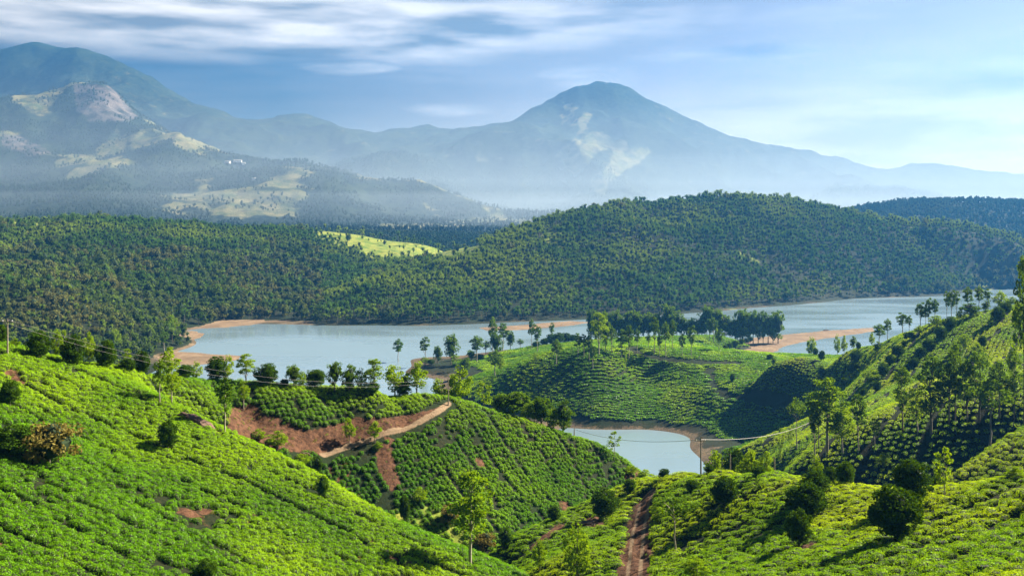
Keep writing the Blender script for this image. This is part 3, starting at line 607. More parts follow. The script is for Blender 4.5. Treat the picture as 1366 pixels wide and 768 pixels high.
# ------------------------------------------------------------------ scattering of uncountable plants
def scatter(name,P,S,rz,idx,meshes,label,tilt=None):
    me=bpy.data.meshes.new(name); me.vertices.add(len(P)); me.vertices.foreach_set('co',np.asarray(P,np.float32).ravel())
    a=me.attributes.new('size','FLOAT_VECTOR','POINT'); a.data.foreach_set('vector',np.asarray(S,np.float32).ravel())
    rv=np.zeros((len(P),3),np.float32); rv[:,2]=rz
    if tilt is not None: rv[:,:2]=tilt
    a=me.attributes.new('turn','FLOAT_VECTOR','POINT'); a.data.foreach_set('vector',rv.ravel())
    a=me.attributes.new('pick','INT','POINT'); a.data.foreach_set('value',np.asarray(idx,np.int32))
    me.update(); o=link(name,me); tag(o,label,kind='stuff')
    ng=bpy.data.node_groups.new(name,'GeometryNodeTree'); ng.interface.new_socket('Geometry',in_out='INPUT',socket_type='NodeSocketGeometry'); ng.interface.new_socket('Geometry',in_out='OUTPUT',socket_type='NodeSocketGeometry')
    gi=ng.nodes.new('NodeGroupInput'); go=ng.nodes.new('NodeGroupOutput'); jn=ng.nodes.new('GeometryNodeJoinGeometry')
    def attr(nm,ty):
        q=ng.nodes.new('GeometryNodeInputNamedAttribute'); q.data_type=ty; q.inputs[0].default_value=nm; return q.outputs[0]
    sz=attr('size','FLOAT_VECTOR'); tn=attr('turn','FLOAT_VECTOR'); pk=attr('pick','INT')
    for k,m in enumerate(meshes):
        src=bpy.data.objects.new(m.name,m)
        oi=ng.nodes.new('GeometryNodeObjectInfo'); oi.inputs['Object'].default_value=src; oi.inputs['As Instance'].default_value=True
        cp=ng.nodes.new('FunctionNodeCompare'); cp.data_type='INT'; cp.operation='EQUAL'; ng.links.new(pk,cp.inputs[2]); cp.inputs[3].default_value=k
        ip=ng.nodes.new('GeometryNodeInstanceOnPoints'); ng.links.new(gi.outputs[0],ip.inputs['Points']); ng.links.new(cp.outputs[0],ip.inputs['Selection']); ng.links.new(oi.outputs['Geometry'],ip.inputs['Instance'])
        ng.links.new(tn,ip.inputs['Rotation']); ng.links.new(sz,ip.inputs['Scale']); ng.links.new(ip.outputs[0],jn.inputs[0])
    ng.links.new(jn.outputs[0],go.inputs[0]); md=o.modifiers.new('plants','NODES'); md.node_group=ng
    return o
def rows(layer,ang,rowgap,step,x0,x1,y0,y1,jit=.2,warp=3.0,wscale=40,tol=14,umin=-200,umax=1575,vmax=930):
    """plants in rows turned by ang; only on that hill and where the view can reach"""
    ca,sa=math.cos(R(ang)),math.sin(R(ang)); cx,cyy=(x0+x1)/2,(y0+y1)/2; hw=math.hypot(x1-x0,y1-y0)/2
    A,B=np.meshgrid(np.arange(-hw,hw,step),np.arange(-hw,hw,rowgap)); A=A+rng.uniform(-.5,.5,(A.shape[0],1))*step
    A=A+rng.normal(0,jit*step,A.shape); B=B+rng.normal(0,jit*.35*rowgap,B.shape)
    x=cx+A*ca-B*sa; y=cyy+A*sa+B*ca
    wx=(fbm(x/wscale,y/wscale,2,61)-.5)*2*warp; y=y+wx; x=x-wx*.4
    x=x.ravel(); y=y.ravel(); m=(y>y0)&(y<y1)&(x>x0)&(x<x1); x=x[m];y=y[m]
    u=x/y*F+UC; m=(u>umin)&(u<umax); x=x[m];y=y[m]
    m=gridnear(IG,x,y)==layer; x=x[m];y=y[m]
    z=land(x,y); v=VH+(CZ-z)/y*F; m=(v<vmax)&(v<gridlook(CM,x,y)+tol); return x[m],y[m],z[m]
def keep_tea(x,y,z,layer):
    c=gridlook(CG[...,0],x,y); b=gridlook(CG[...,2],x,y); g=gridlook(CG[...,1],x,y)
    u=x/y*F+UC; v=VH+(CZ-z)/y*F
    k=(c<.62)&(dline(x,y,ROAD_A)>1.9)&(dline(x,y,ROAD_B)>2.7)&(dline(x,y,PATH_E)>1.5)
    if layer==5: k=(dline(x,y,PATH_C)>5)&(z>3.2+3*fbm(x/30,y/30,2,6))&(dline(x,y,PATH_D)>4)
    if layer==3: k=k&(dline(x,y,PATH_D)>3.5)&(z>6)
    return k
ALLP=[]   # near bushes: x y z sx sy sz rz variant set size-in-picture
def tea(layer,ang,gap,step,reg,setn,sc,**kw):
    x,y,z=rows(layer,ang,gap,step,*reg,**kw); k=keep_tea(x,y,z,layer); x,y,z=x[k],y[k],z[k]
    n=len(x); s=sc*rng.uniform(.78,1.22,n); 
    # narrow picking paths between blocks of rows
    if layer<=3:
        q=-x*math.sin(R(ang))+y*math.cos(R(ang))+4*(fbm(x/22,y/22,3,52)-.5)*2; per=(7.5,8.5,8.0,15.0)[layer]; wd=(.11,.10,.12,.14)[layer]
        k=~(((q/per)%1<wd)&(fbm(x/16,y/16,3,53)>.38)); x,y,z,s=x[k],y[k],z[k],s[k]; n=len(x)
    # thin out in ragged gaps
    if layer<=2:
        gap_n=fbm(x/5.5,y/5.5,3,19); k=rng.random(n)>np.clip((gap_n-.65)*7,0,1)*.9; 
        if layer==2: k=k|(rng.random(n)<.6)
        if layer==1: k=(k|(VH+(CZ-z)/y*F<565))&(rng.random(n)>.05)
        x,y,z,s=x[k],y[k],z[k],s[k]; n=len(x)
    sz=s*rng.uniform(.85,1.25,n)
    rz=R(ang)+rng.normal(0,.25,n)+np.where(rng.random(n)<.5,math.pi,0)
    return dict(P=np.stack([x,y,z-.06],1),S=np.stack([s,s,sz],1),rz=rz,idx=rng.integers(0,len(setn),n),setn=setn)
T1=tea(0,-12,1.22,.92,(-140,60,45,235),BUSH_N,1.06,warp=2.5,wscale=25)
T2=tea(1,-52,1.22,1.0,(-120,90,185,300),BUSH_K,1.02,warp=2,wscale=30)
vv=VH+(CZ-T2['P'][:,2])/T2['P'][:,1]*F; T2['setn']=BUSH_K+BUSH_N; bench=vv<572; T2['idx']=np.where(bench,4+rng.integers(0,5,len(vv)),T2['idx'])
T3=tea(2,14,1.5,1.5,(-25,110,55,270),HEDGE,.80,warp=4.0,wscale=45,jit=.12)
T4=tea(3,52,2.3,2.4,(60,420,235,800),FARH,.67,warp=7,wscale=80,jit=.15)
T4b=tea(4,40,1.8,1.9,(60,200,190,310),HEDGE,.9,warp=3)
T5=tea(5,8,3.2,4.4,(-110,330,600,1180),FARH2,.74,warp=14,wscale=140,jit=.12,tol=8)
# the largest bushes in the picture are things of their own
al=[]
for T in (T1,T3):
    v=VH+(CZ-T['P'][:,2])/T['P'][:,1]*F; u=T['P'][:,0]/T['P'][:,1]*F+UC
    size=T['S'][:,0]/T['P'][:,1]*((v<768)&(u>0)&(u<1366)&(v<gridlook(CM,T['P'][:,0],T['P'][:,1])+1)); T['size']=size; al.append(size)
thr=np.sort(np.concatenate(al[:1]))[-298]
nbush=0
sel=T1['size']>=thr
for i in np.nonzero(sel)[0]:
    o=link('tea_bush',BUSH_N[T1['idx'][i]],None,T1['P'][i],(0,0,T1['rz'][i]),T1['S'][i])
    tag(o,'clipped green tea bush at the near end of the left hillside','tea bush','tea bushes on the near slope of the left hill'); nbush+=1
def put(T,name,label,m=None):
    m=np.ones(len(T['P']),bool) if m is None else m
    return scatter(name,T['P'][m],T['S'][m],T['rz'][m],T['idx'][m],T['setn'],label)
put(T1,'tea_plants','dense tea bushes covering the bright left hillside',~sel)
put(T2,'tea_plants','darker tea bushes on the hill below and above the dirt road')
put(T3,'tea_plants','yellow-green tea rows on the terraces in the lower right')
put(T4,'tea_plants','rows of tea across the long right-hand slope')
put(T4b,'tea_plants','tea rows on the small spur above the gully')
put(T5,'tea_plants','rows of tea on the peninsula by the lake')
# weeds and dry tufts on the bare soil and in the hollow
x=rng.uniform(-110,90,60000); y=rng.uniform(60,290,60000); ii=gridnear(IG,x,y); m=(ii<=2)&(np.abs(x/y*F)<720); x,y=x[m],y[m]
cr_=gridlook(CG[...,0],x,y)+gridlook(CG[...,1],x,y); m=(cr_>.35)&(dline(x,y,ROAD_A)>1.1)&(dline(x,y,ROAD_B)>1.6)&(rng.random(len(x))<.22+.4*(fbm(x/3,y/3,2,5)>.58)); x,y=x[m],y[m]; z=land(x,y); s=rng.uniform(.18,.55,len(x))
WEED=[bush_mesh(90+i,110,.22,[L_DRY,L_MID,TEA_D][i%3],1.5,1.0,.5,False) for i in range(6)]
scatter('weeds',np.stack([x,y,z-.05],1),np.stack([s,s,s*rng.uniform(.7,1.4,len(x))],1),rng.uniform(0,6,len(x)),rng.integers(0,6,len(x)),WEED,'weeds and dry tufts on the bare red soil')
print('tea',[len(t['P']) for t in (T1,T2,T3,T4,T4b,T5)],nbush)
# ------------------------------------------------------------------ forests
def pts(x0,x1,y0,y1,cell,layer=6,tol=14):
    A,B=np.meshgrid(np.arange(x0,x1,cell),np.arange(y0,y1,cell)); x=(A+rng.uniform(-.5,.5,A.shape)*cell).ravel(); y=(B+rng.uniform(-.5,.5,B.shape)*cell).ravel()
    u=x/y*F+UC; m=(u>-110)&(u<1480); x=x[m];y=y[m]; m=gridnear(IG,x,y)==layer; x=x[m];y=y[m]
    z=land(x,y); v=VH+(CZ-z)/y*F; m=(v<gridlook(CM,x,y)+tol); return x[m],y[m],z[m]
x,y,z=pts(-1350,1350,880,2750,7.2)
u=x/y*F+UC; v=VH+(CZ-z)/y*F
gm=np.zeros(len(x))
for k,p in GRASS_POLY[:2]: gm=np.maximum(gm,np.clip(.5+sdpoly(u,v,p)/6,0,1))
dens=np.clip(.7+(fbm(x/70,y/70,3,44)-.4)*3,.5,1)
dens=np.where(gm>.4,.05,dens); dens=np.maximum(dens,np.where((u<240)&(v>400),.9,0))
m=(z>1.2+1.5*vnoise(x/40,y/40,4))&(rng.random(len(x))<dens); x,y,z,u,v=[q[m] for q in (x,y,z,u,v)]
# rounded broadleaf trees low on the left, gum plantation elsewhere
isb=((u<430)&(v>340+25*(fbm(x/90,y/90,3,12)-.5)*2))|((u>1180)&(v>350)&(fbm(x/80,y/80,2,17)>.45))|(fbm(x/60,y/60,2,18)>.72)
isb&=rng.random(len(x))<.85
drop=isb&(rng.random(len(x))<.45); x,y,z,u,v,isb=[q[~drop] for q in (x,y,z,u,v,isb)]
n=len(x); sc=rng.uniform(.55,1.3,n)*(.8+.5*fbm(x/45,y/45,3,88))*np.where(isb,rng.uniform(.7,1.3,n),1)*np.where((u<240)&(v>400),.8,1); szz=sc*rng.uniform(.75,1.3,n)
idx=np.where(isb,5+rng.integers(0,5,n),rng.integers(0,5,n)); rzz=rng.uniform(0,6.28,n); MESHF=GUM+BROAD
seen=v<gridlook(CM,x,y)+4
score=np.where(seen&(u>2)&(u<1364)&(y>1000),sc/y,0)
# those beside others hide each other: keep the biggest
near=np.zeros(n,bool)
for kk,(want) in ((False,150),(True,148)):
    s2=np.where(isb==kk,score,0); near[np.argsort(-s2)[:want]]=True
for i in np.nonzero(near)[0]:
    o=link('forest_tree' if isb[i] else 'gum_tree',MESHF[idx[i]],None,(x[i],y[i],z[i]),(0,0,rzz[i]),(sc[i],sc[i],szz[i]))
    if isb[i]: tag(o,'rounded broadleaf tree in the dark wood across the lake','tree','broadleaf trees of the wooded hills')
    else: tag(o,'pale-stemmed gum tree in the plantation across the lake','tree','gum trees of the wooded hills')
f=~near
scatter('forest',np.stack([x,y,z],1)[f],np.stack([sc,sc,szz],1)[f],rzz[f],idx[f],MESHF,'dense wood covering the hills across the lake')
print('forest',n)
# far woods: lowland and foothills
x,y,z=pts(-1800,1900,2500,3500,12,7,12); m=rng.random(len(x))<.6+.4*(fbm(x/200,y/200,3,90)>.45); x,y,z=x[m],y[m],z[m]
A,B=np.meshgrid(np.arange(-3200,3400,17.),np.arange(3450,6400,24.)); x2=(A+rng.uniform(-8,8,A.shape)).ravel(); y2=(B+rng.uniform(-12,12,B.shape)).ravel(); u2=x2/y2*F+UC; m=(u2>-20)&(u2<1390); x2,y2,u2=x2[m],y2[m],u2[m]
fu=(u2+200)/(1766)*659; fl=(np.log(y2)-ml[0])/.0026; i=np.clip(fl.astype(int),0,MZ.shape[0]-2); j=np.clip(fu.astype(int),0,658); a=fl-i; b=fu-j
def ml2(A): return (A[i,j]*(1-b)+A[i,j+1]*b)*(1-a)+(A[i+1,j]*(1-b)+A[i+1,j+1]*b)*a
z2=ml2(MZ); g2=np.maximum(ml2(MC[...,1]),ml2(MC[...,0])); m=(g2<.45)&(fbm(x2/200,y2/200,4,33)>.38)&(rng.random(len(x2))<.85)|(rng.random(len(x2))<.5*(fbm(x2/110,y2/110,3,36)>.55)); x2,y2,z2=x2[m],y2[m],z2[m]
x=np.concatenate([x,x2]); y=np.concatenate([y,y2]); z=np.concatenate([z,z2]); n=len(x); s=rng.uniform(.7,1.25,n)
scatter('far_forest',np.stack([x,y,z-1],1),np.stack([s,s,s*rng.uniform(.8,1.3,n)],1),rng.uniform(0,6,n),rng.integers(0,3,n),FARM,'far-off woods at the foot of the mountains')
print('far',n)
# ------------------------------------------------------------------ trees one can tell apart
NUM=['first','second','third','fourth','fifth','sixth','seventh','eighth','ninth','tenth','eleventh','twelfth','thirteenth','fourteenth','fifteenth','sixteenth','seventeenth','eighteenth','nineteenth','twentieth']
def ordn(i):
    if i<20: return NUM[i]
    if i<100:
        t=['twenty','thirty','forty','fifty','sixty','seventy','eighty','ninety'][i//10-2] if (i+1)%10 else None
        if (i+1)%10==0: return ['thirtieth','fortieth','fiftieth','sixtieth','seventieth','eightieth','ninetieth'][(i+1)//10-3]
        return ['twenty','thirty','forty','fifty','sixty','seventy','eighty','ninety'][(i+1)//10-2]+'-'+NUM[(i+1)%10-1]
NAME={'round':'shade_bush','light':'young_tree','leafy':'leafy_tree','slender':'silver_oak','pale':'silver_oak','sapling':'sapling','grove':'grove_tree','tall':'tall_tree','flat':'umbrella_tree','dry':'wild_shrub'}
CAT={'round':'shrub','sapling':'sapling','dry':'shrub'}
def plant(kind,u,vb,vt,w,rngY,label,group=None,name=None,dy=0,k=None,cat=None):
    x,y,z=hit(u,vb,*rngY)
    if dy: x*=(y+dy)/y; y+=dy; z=gz(x,y)
    vbb=VH+(CZ-z)/y*F
    h=1.07*max(1.0,(vbb-vt)*y/F); ww=w*1.13*y/F
    vs_=TREE[kind]; tr,cr,H,W=vs_[(k if k is not None else int(u*7+vb*3))%len(vs_)]
    o=bpy.data.objects.new(name or NAME[kind],None); COL.objects.link(o); o.location=(x,y,z-.1); o.rotation_euler=(0,0,(u*1.7)%6.28); o.scale=(ww/W,ww/W,h/H)
    o.empty_display_size=.5
    tag(o,label,cat or CAT.get(kind,'tree'),group)
    link('trunk',tr,o); link('crown',cr,o); return o
RG=(185,300); L1R=(60,235)
G1='trees along the crest of the tea hill above the lake'
for t in [
 ('round',1,460,433,18,L1R,'dark bush cut off by the left border, beside the pole'),
 ('light',20,466,451,16,L1R,'low pale shrub just right of the left utility pole'),
 ('round',52,478,440,31,L1R,'widest dark round tree on the left crest, merged with a brighter one'),
 ('light',77,480,440,19,L1R,'bright yellow-green tree fused to the right flank of a dark round one'),
 ('sapling',86,480,436,9,(200,235),'thin pale spire sticking up behind the first dark round tree pair'),
 ('round',98,490,447,31,L1R,'large dark ball tree between two yellow-green ones on the left crest'),
 ('light',119,489,444,17,L1R,'yellow-green upright tree leaning on a dark ball tree on the left crest'),
 ('round',141,492,454,28,L1R,'dark round tree standing alone on the crest before the brown sand bar'),
 ('sapling',170,480,462,14,(205,240),'small pale shrub behind a pair of dark bushes on the crest'),
 ('round',170,497,477,21,L1R,'low dark bush, left one of a close pair on the crest'),
 ('round',190,499,468,20,L1R,'dark bush on a visible stem, right one of a close pair on the crest'),
 ('light',225,503,464,32,(200,240),'broad sunlit tree crown above two slender stems at the crest'),
 ('round',246,504,485,24,RG,'dark low bush tucked under a broad sunlit crown'),
 ('light',262,507,482,18,RG,'small bright bush right of the dark low bush on the crest'),
 ('round',288,509,475,26,RG,'dark tree with sunlit edges, just before the tall pale one'),
 ('light',303,510,474,20,RG,'bright tree growing into the dark one beside it at the lake edge'),
 ('pale',328,513,472,25,RG,'tall pale feathery tree against the lake'),
 ('round',355,514,485,32,RG,'big dark ball tree standing against the bright lake'),
 ('round',379,516,505,12,RG,'tiny dark shrub at the foot of a grey-green tree'),
 ('leafy',392,518,485,26,RG,'grey-green tree with a short forked trunk in the crest row'),
 ('light',403,518,496,14,RG,'small bright bush between a grey-green tree and a dark ball'),
 ('round',420,518,492,28,RG,'evenly round dark ball tree in the middle of the crest row'),
 ('leafy',446,521,480,24,RG,'tall open tree, left of a close trio on the crest'),
 ('leafy',466,524,486,26,RG,'dark forked tree in the middle of a close trio on the crest'),
 ('light',482,523,492,19,RG,'bright rounded tree, right of a close trio on the crest'),
 ('pale',498,524,479,26,RG,'light tree with a bare thin trunk rising from a dark bush'),
 ('round',496,525,509,21,RG,'dark bush around the foot of a bare thin trunk'),
 ('light',527,528,485,32,(220,300),'broad bright tree left of the twin crowns at the end of the crest row'),
 ('light',556,530,484,34,(220,300),'largest bright crown at the right end of the crest row'),
 ('round',538,526,505,21,RG,'dark ball bush in front of two broad bright crowns'),
 ('slender',213,539,481,20,L1R,'slim tree on the left slope edge with a bare stem, left of a pair'),
 ('pale',229,541,488,22,L1R,'slim tree on the left slope edge with a bare stem, right of a pair'),
 ('slender',300,578,505,26,L1R,'thin-stemmed tree at the edge of the slope beside the red soil'),
 ('pale',325,546,508,16,RG,'thin young tree growing at the top of the red soil bank'),
 ]: plant(t[0],*t[1:6],t[6],G1)
G2='trees behind the tea hill in the middle'
for t in [
 ('light',613,560,490,38,'tall bright tree just beyond the thin dark pole on the hill'),
 ('sapling',645,556,508,28,'conical bright young tree behind the middle hill crest'),
 ('leafy',686,590,520,54,'wide bushy olive-green crown behind the middle hill'),
 ('leafy',666,575,526,24,'dark narrow crown tucked beside the wide olive bush'),
 ('leafy',722,604,526,40,'dark leafy tree, taller of two behind the middle hill'),
 ('leafy',751,610,533,30,'dark leafy tree at the inlet end of the row behind the middle hill'),
 ('light',738,600,545,26,'low bright growth between two dark leafy trees by the inlet'),
 ('light',586,545,503,22,'small bright tree left of the tall one behind the road bend'),
 ('light',704,592,538,26,'low green crown between the olive bush and the dark leafy trees'),
 ]: plant(t[0],*t[1:5],(250,330),t[5],G2,dy=14)
plant('sapling',820,613,575,19,(240,300),'lone bright young tree on the crest in front of the inlet water')
plant('light',860,640,626,26,(240,300),'low bright bush at the right foot of the middle hill')
plant('light',843,636,620,18,(240,300),'pale small bush at the end of the middle hill crest')
plant('round',840,658,637,17,(205,300),'small dark bush in the dip between the two tea hills')
plant('round',886,640,624,15,(180,260),'dark upright bush at the crest just left of the pole')
# shade trees on the slopes in front
for t in [
 ('round',224,600,561,26,L1R,'single dark bush standing alone in the bright left slope'),
 ('round',423,634,608,14,L1R,'upper dark bush of two at the end of the dirt road'),
 ('round',430,663,634,17,L1R,'lower dark bush of two on the slope edge below the dirt road'),
 ('round',540,698,659,15,L1R,'dark narrow bush on the slope edge above the hollow'),
 ('pale',627,755,629,58,L1R,'tall sparse tree with a bare trunk at the lower middle'),
 ('dry',66,622,560,78,L1R,'big tangled yellow-brown shrub on the left slope'),
 ('round',14,612,566,56,L1R,'dark thicket at the left border beside the yellow-brown shrub'),
 ('round',13,541,505,26,L1R,'dark bush near the left border above the thicket'),
 ('round',275,772,745,30,L1R,'dark bush cut by the bottom border on the left slope'),
 ]: plant(*t[:5],t[5],t[6])
for t in [
 ('light',500,590,562,20,'bright bush growing on the red bank above the dirt road'),
 ('light',466,592,558,18,'pale green bush half way along the red soil bank'),
 ('light',370,598,575,32,'bright palm-like shrub at the foot of the red bank'),
 ('light',345,588,572,20,'small yellow-green shrub low on the red soil slope'),
 ('light',405,622,604,26,'grey-green shrub where the dirt road drops out of sight'),
 ('light',505,600,588,14,'little bright tuft on the lower edge of the dirt road'),
 ('round',674,731,704,19,'dark round bush at the mouth of the hollow'),
 ('dry',646,736,708,30,'brownish scrub at the bottom of the hollow'),
 ('round',739,696,674,18,'small dark bush low on the face of the middle hill'),
 ('dry',600,700,672,26,'sparse dry shrub on the bare ground in the hollow'),
 ('light',560,672,650,22,'pale open shrub on the lower face of the middle hill'),
 ]: plant(*t[:5],(185,265),t[5],'shrubs on the middle hill')
G3='trees on the terraces in the lower right'
L3R=(60,250)
for t in [
 ('round',805,691,652,37,'wide dark bush left of the rutted track'),
 ('light',770,775,702,44,'bright tree with a bare stem, left of the track at the bottom'),
 ('light',720,766,721,22,'small bright tree near the bottom, farthest left on the terraces'),
 ('flat',901,738,664,62,'flat-topped tree on a thin bare trunk right of the track'),
 ('round',924,658,639,20,'small dark bush right of where the track tops the crest'),
 ('light',876,697,668,26,'bright shrub at the right edge of the track'),
 ('round',966,676,635,37,'dark vase-shaped bush on a stem below the crest'),
 ('round',947,633,620,13,'little dark bush on the crest beside the pole'),
 ('light',930,775,742,40,'bright shrub cut by the bottom border'),
 ('round',1075,692,643,55,'large dark ball bush, biggest of the left cluster on the terraces'),
 ('round',1087,664,626,38,'dark bush behind and above the big ball of the left cluster'),
 ('round',1066,730,680,35,'dark inverted-cone bush on a stem in front of the left cluster'),
 ('round',1108,646,621,18,'small round dark bush between the left cluster and the twin-stem one'),
 ('light',1091,630,611,17,'tiny pale tree peeping over the left cluster of dark bushes'),
 ('round',1128,648,616,25,'round dark bush half hidden by the crest, right of the left cluster'),
 ('round',1195,720,648,70,'largest dark ball bush, in front of its twin on the terraces'),
 ('round',1218,671,613,50,'dark ball bush behind the largest one'),
 ('sapling',1260,664,596,33,'young bright tree beside the dark ball bushes'),
 ('round',1251,655,634,16,'little dark bush at the foot of the young bright tree'),
 ('light',1354,640,622,26,'low bush on the crest near the right border'),
 ('sapling',1309,646,636,7,'tiny sprout on the bright terrace crest'),
 ('round',1012,637,620,19,'small dark bush at the crest, in front of the pale thicket'),
 ]: plant(*t[:5],L3R,t[5],G3)
for t in [
 ('light',1002,640,600,26,'pale thicket left of the small dark bush behind the crest'),
 ('light',1022,642,603,24,'pale thicket right of the small dark bush behind the crest'),
 ('round',980,637,599,32,'wide dark tree just right of the utility pole'),
 ('light',953,634,598,26,'rounded pale crown directly behind the utility pole'),
 ('light',996,640,612,30,'low bright growth between the wide dark tree and the thicket'),
 ]: plant(*t[:5],(160,260),t[5],'thicket behind the pole',dy=18)
G4='trees on the right-hand slope'
R4=(240,420)
for t in [
 ('pale',1103,608,505,56,'tallest bright tree of the pair in the middle of the right slope'),
 ('pale',1124,606,545,34,'bright lower crown filling the right side of the tallest bright tree'),
 ('slender',1145,604,527,22,'narrow bright tree right of the tallest bright tree'),
 ('slender',1087,612,535,20,'dark thin tree in the shade of the tallest bright tree'),
 ('slender',1167,602,558,14,'dark thin tree right of the narrow bright tree'),
 ('flat',1063,588,534,32,'pale spreading tree left of the tallest bright tree'),
 ('sapling',1042,592,571,12,'tiny pale tree above the inlet, left of its neighbour'),
 ('sapling',1055,584,568,9,'tiny pale tree above the inlet, right of its neighbour'),
 ('sapling',1041,610,598,10,'small pale sprout low on the slope by the inlet'),
 ('tall',1204,577,492,27,'dark tree at the left edge of the tall group'),
 ('pale',1224,580,520,28,'bright lower tree inside the tall group'),
 ('tall',1242,580,478,44,'broad dark tree with a straight trunk in the tall group'),
 ('tall',1266,565,484,32,'dark tree with a pale top, third tall trunk of the group'),
 ('tall',1274,565,458,26,'sunlit high crown behind the third tall trunk'),
 ('tall',1290,562,480,28,'middle tree of the right half of the tall group'),
 ('tall',1306,562,468,38,'broadest dark crown on the right of the tall group'),
 ('flat',1320,607,512,70,'wide low crown spreading in front of the tall group'),
 ('tall',1333,562,482,30,'dark tree behind the wide low crown'),
 ('tall',1353,560,468,26,'dark tree near the right border above the gully'),
 ('tall',1366,605,345,34,'very tall dark tree cut by the right border'),
 ('light',1178,625,602,20,'pale shrub in the shaded gully mouth'),
 ]: plant(*t[:5],R4,t[5],G4)
# round shade bushes up the right slope
bush=[(1331,428,409,19),(1342,418,404,14),(1267,442,422,18),(1255,454,436,16),(1239,467,451,18),(1229,476,463,15),(1216,454,442,9),(1209,452,443,8),(1207,463,454,8),(1198,476,460,17),(1188,487,473,14),(1178,502,484,15),(1142,485,467,17),(1137,499,484,15),(1127,515,503,11),(1170,522,508,11),(1152,529,518,11),(1219,490,477,15),(1211,495,486,14),(1310,464,447,12),(1145,467,456,7),(1096,482,467,9),(1088,475,464,7),(977,510,498,7),(997,526,514,9),(1027,480,472,9),(1041,517,505,8),(1245,500,488,11),(1276,470,459,10),(883,507,500,6)]
bush.sort()
for i,(u,vb,vt,w) in enumerate(bush):
    plant('round',u,vb,vt,w,(330,900),f'dark round bush up the right slope, {ordn(i)} from the left','dark round bushes dotted up the right slope')
lt=[(1082,475,450,15),(1096,506,487,18),(1032,489,477,8),(1085,475,455,10),(1117,468,447,10),(1126,466,448,10),(1138,461,448,10),(1163,453,443,9),(1161,510,492,26),(1171,471,455,14),(1226,446,434,14),(1285,470,444,20),(1304,478,457,22),(1278,482,460,16),(1294,424,404,30),(1315,416,401,12),(1336,413,388,22),(1349,410,395,14),(1281,427,413,14),(1250,437,420,22),(1310,498,470,18)]
lt.sort()
for i,(u,vb,vt,w) in enumerate(lt):
    plant('light' if i%3 else 'leafy',u,vb,vt,w,(330,900),f'lighter tree among dark bushes on the right slope, {ordn(i)} from the left','lighter trees up the right slope')
sk=[(1173,447,433,18),(1184,440,426,11),(1204,439,417,15),(1213,434,420,8),(1228,427,403,14),(1235,429,410,10),(1239,420,397,10),(1247,421,400,11),(1263,418,389,9),(1269,418,387,12),(1276,413,389,10),(1291,409,384,14),(1306,406,383,13),(1318,404,386,11),(1360,404,385,10)]
for i,(u,vb,vt,w) in enumerate(sk):
    plant('slender',u,vb,vt,w,(440,800),f'slim tree on the skyline of the right slope, {ordn(i)} from the left','slim trees on the crest of the right slope',dy=6)
# trees of the peninsula
PR=(700,1200)
bn=[('slender',531,485,453,14),('slender',567,486,450,14),('light',567,486,476,14),('leafy',584,486,460,14),('leafy',602,486,444,24),('slender',636,484,449,20),('leafy',629,481,466,16),('slender',648,474,455,12),('slender',657,475,425,13),('leafy',662,477,441,20),('slender',671,470,432,18),('leafy',681,466,442,14),('slender',694,465,452,10),('slender',709,467,427,10),('slender',717,470,433,11),('slender',736,458,431,9),
 ('slender',660,504,468,22),('light',668,498,474,12),('sapling',608,495,472,15),('leafy',620,503,476,20),('slender',742,486,454,16),('light',715,482,470,10),
 ('slender',771,478,445,13),('slender',779,478,446,12),('slender',786,482,446,9),('slender',791,492,459,11),('pale',799,474,418,24),('leafy',808,471,416,14),('slender',816,471,434,13),('slender',829,481,440,16),('slender',839,483,435,14),('sapling',834,492,468,8)]
for i,(k,u,vb,vt,w) in enumerate(bn):
    plant(k,u,vb,vt,w,PR,f'tree on the left half of the tea peninsula, {ordn(i)} from its lake tip','trees on the left half of the peninsula')
bs=[('slender',850,470,440,10),('slender',865,465,446,9),('slender',873,473,424,13),('slender',880,475,445,9),('slender',888,476,431,13),('slender',897,467,428,10),('slender',910,477,445,10),('slender',922,477,434,12),('slender',946,456,426,10),('slender',952,457,424,13),('slender',959,468,439,12),('sapling',893,462,440,10),('sapling',956,462,436,8)]
for i,(k,u,vb,vt,w) in enumerate(bs):
    plant(k,u,vb,vt,w,PR,f'thin-stemmed tree in the bright flat tea field, {ordn(i)} from the left','thin-stemmed trees in the flat field of the peninsula')
gr=[]
for i in range(44):
    u=792+i*5.65+((i*37)%9-4); vt=410+((i*53)%17)-4*math.sin(i*.5)+ (6 if u<820 else 0); gr.append((u,vt,14+(i*29)%8,(i*61)%60))
for i,(u,vt,w,dd) in enumerate(gr):
    vb=452-((i*31)%8)
    y=1130+dd; x=(u-UC)/F*y; z=max(gz(x,y),2.0)
    vs_=TREE['grove']; tr,cr,H,W=vs_[i%3]; vbb=VH+(CZ-z)/y*F; h=(vbb-vt-((i*7)%5))*y/F*1.0
    h=min(h,36)*1.2; o=bpy.data.objects.new('grove_tree',None); COL.objects.link(o); o.location=(x,y,gz(x,y)-.1); o.rotation_euler=(0,0,i*1.3); s_=w*1.15*y/F/W; o.scale=(s_,s_,h/H)
    tag(o,f'broad tree in the dense lakeside grove, {ordn(i)} from the left','tree','trees of the grove by the lake'); link('trunk',tr,o); link('crown',cr,o)
sb=[(735,455,445,14),(745,455,444,16),(755,454,444,16),(764,454,446,12),(726,460,451,12),(715,463,455,12),(973,465,457,9),(981,462,454,9),(989,459,452,9),(996,457,451,8),(1001,456,449,7),(968,468,460,8),(575,486,479,10),(640,480,472,12)]
sb.sort()
for i,(u,vb,vt,w) in enumerate(sb):
    plant('round',u,vb,vt,w,PR,f'low shrub rimming the peninsula, {ordn(i)} from the left','low shrubs rimming the peninsula')
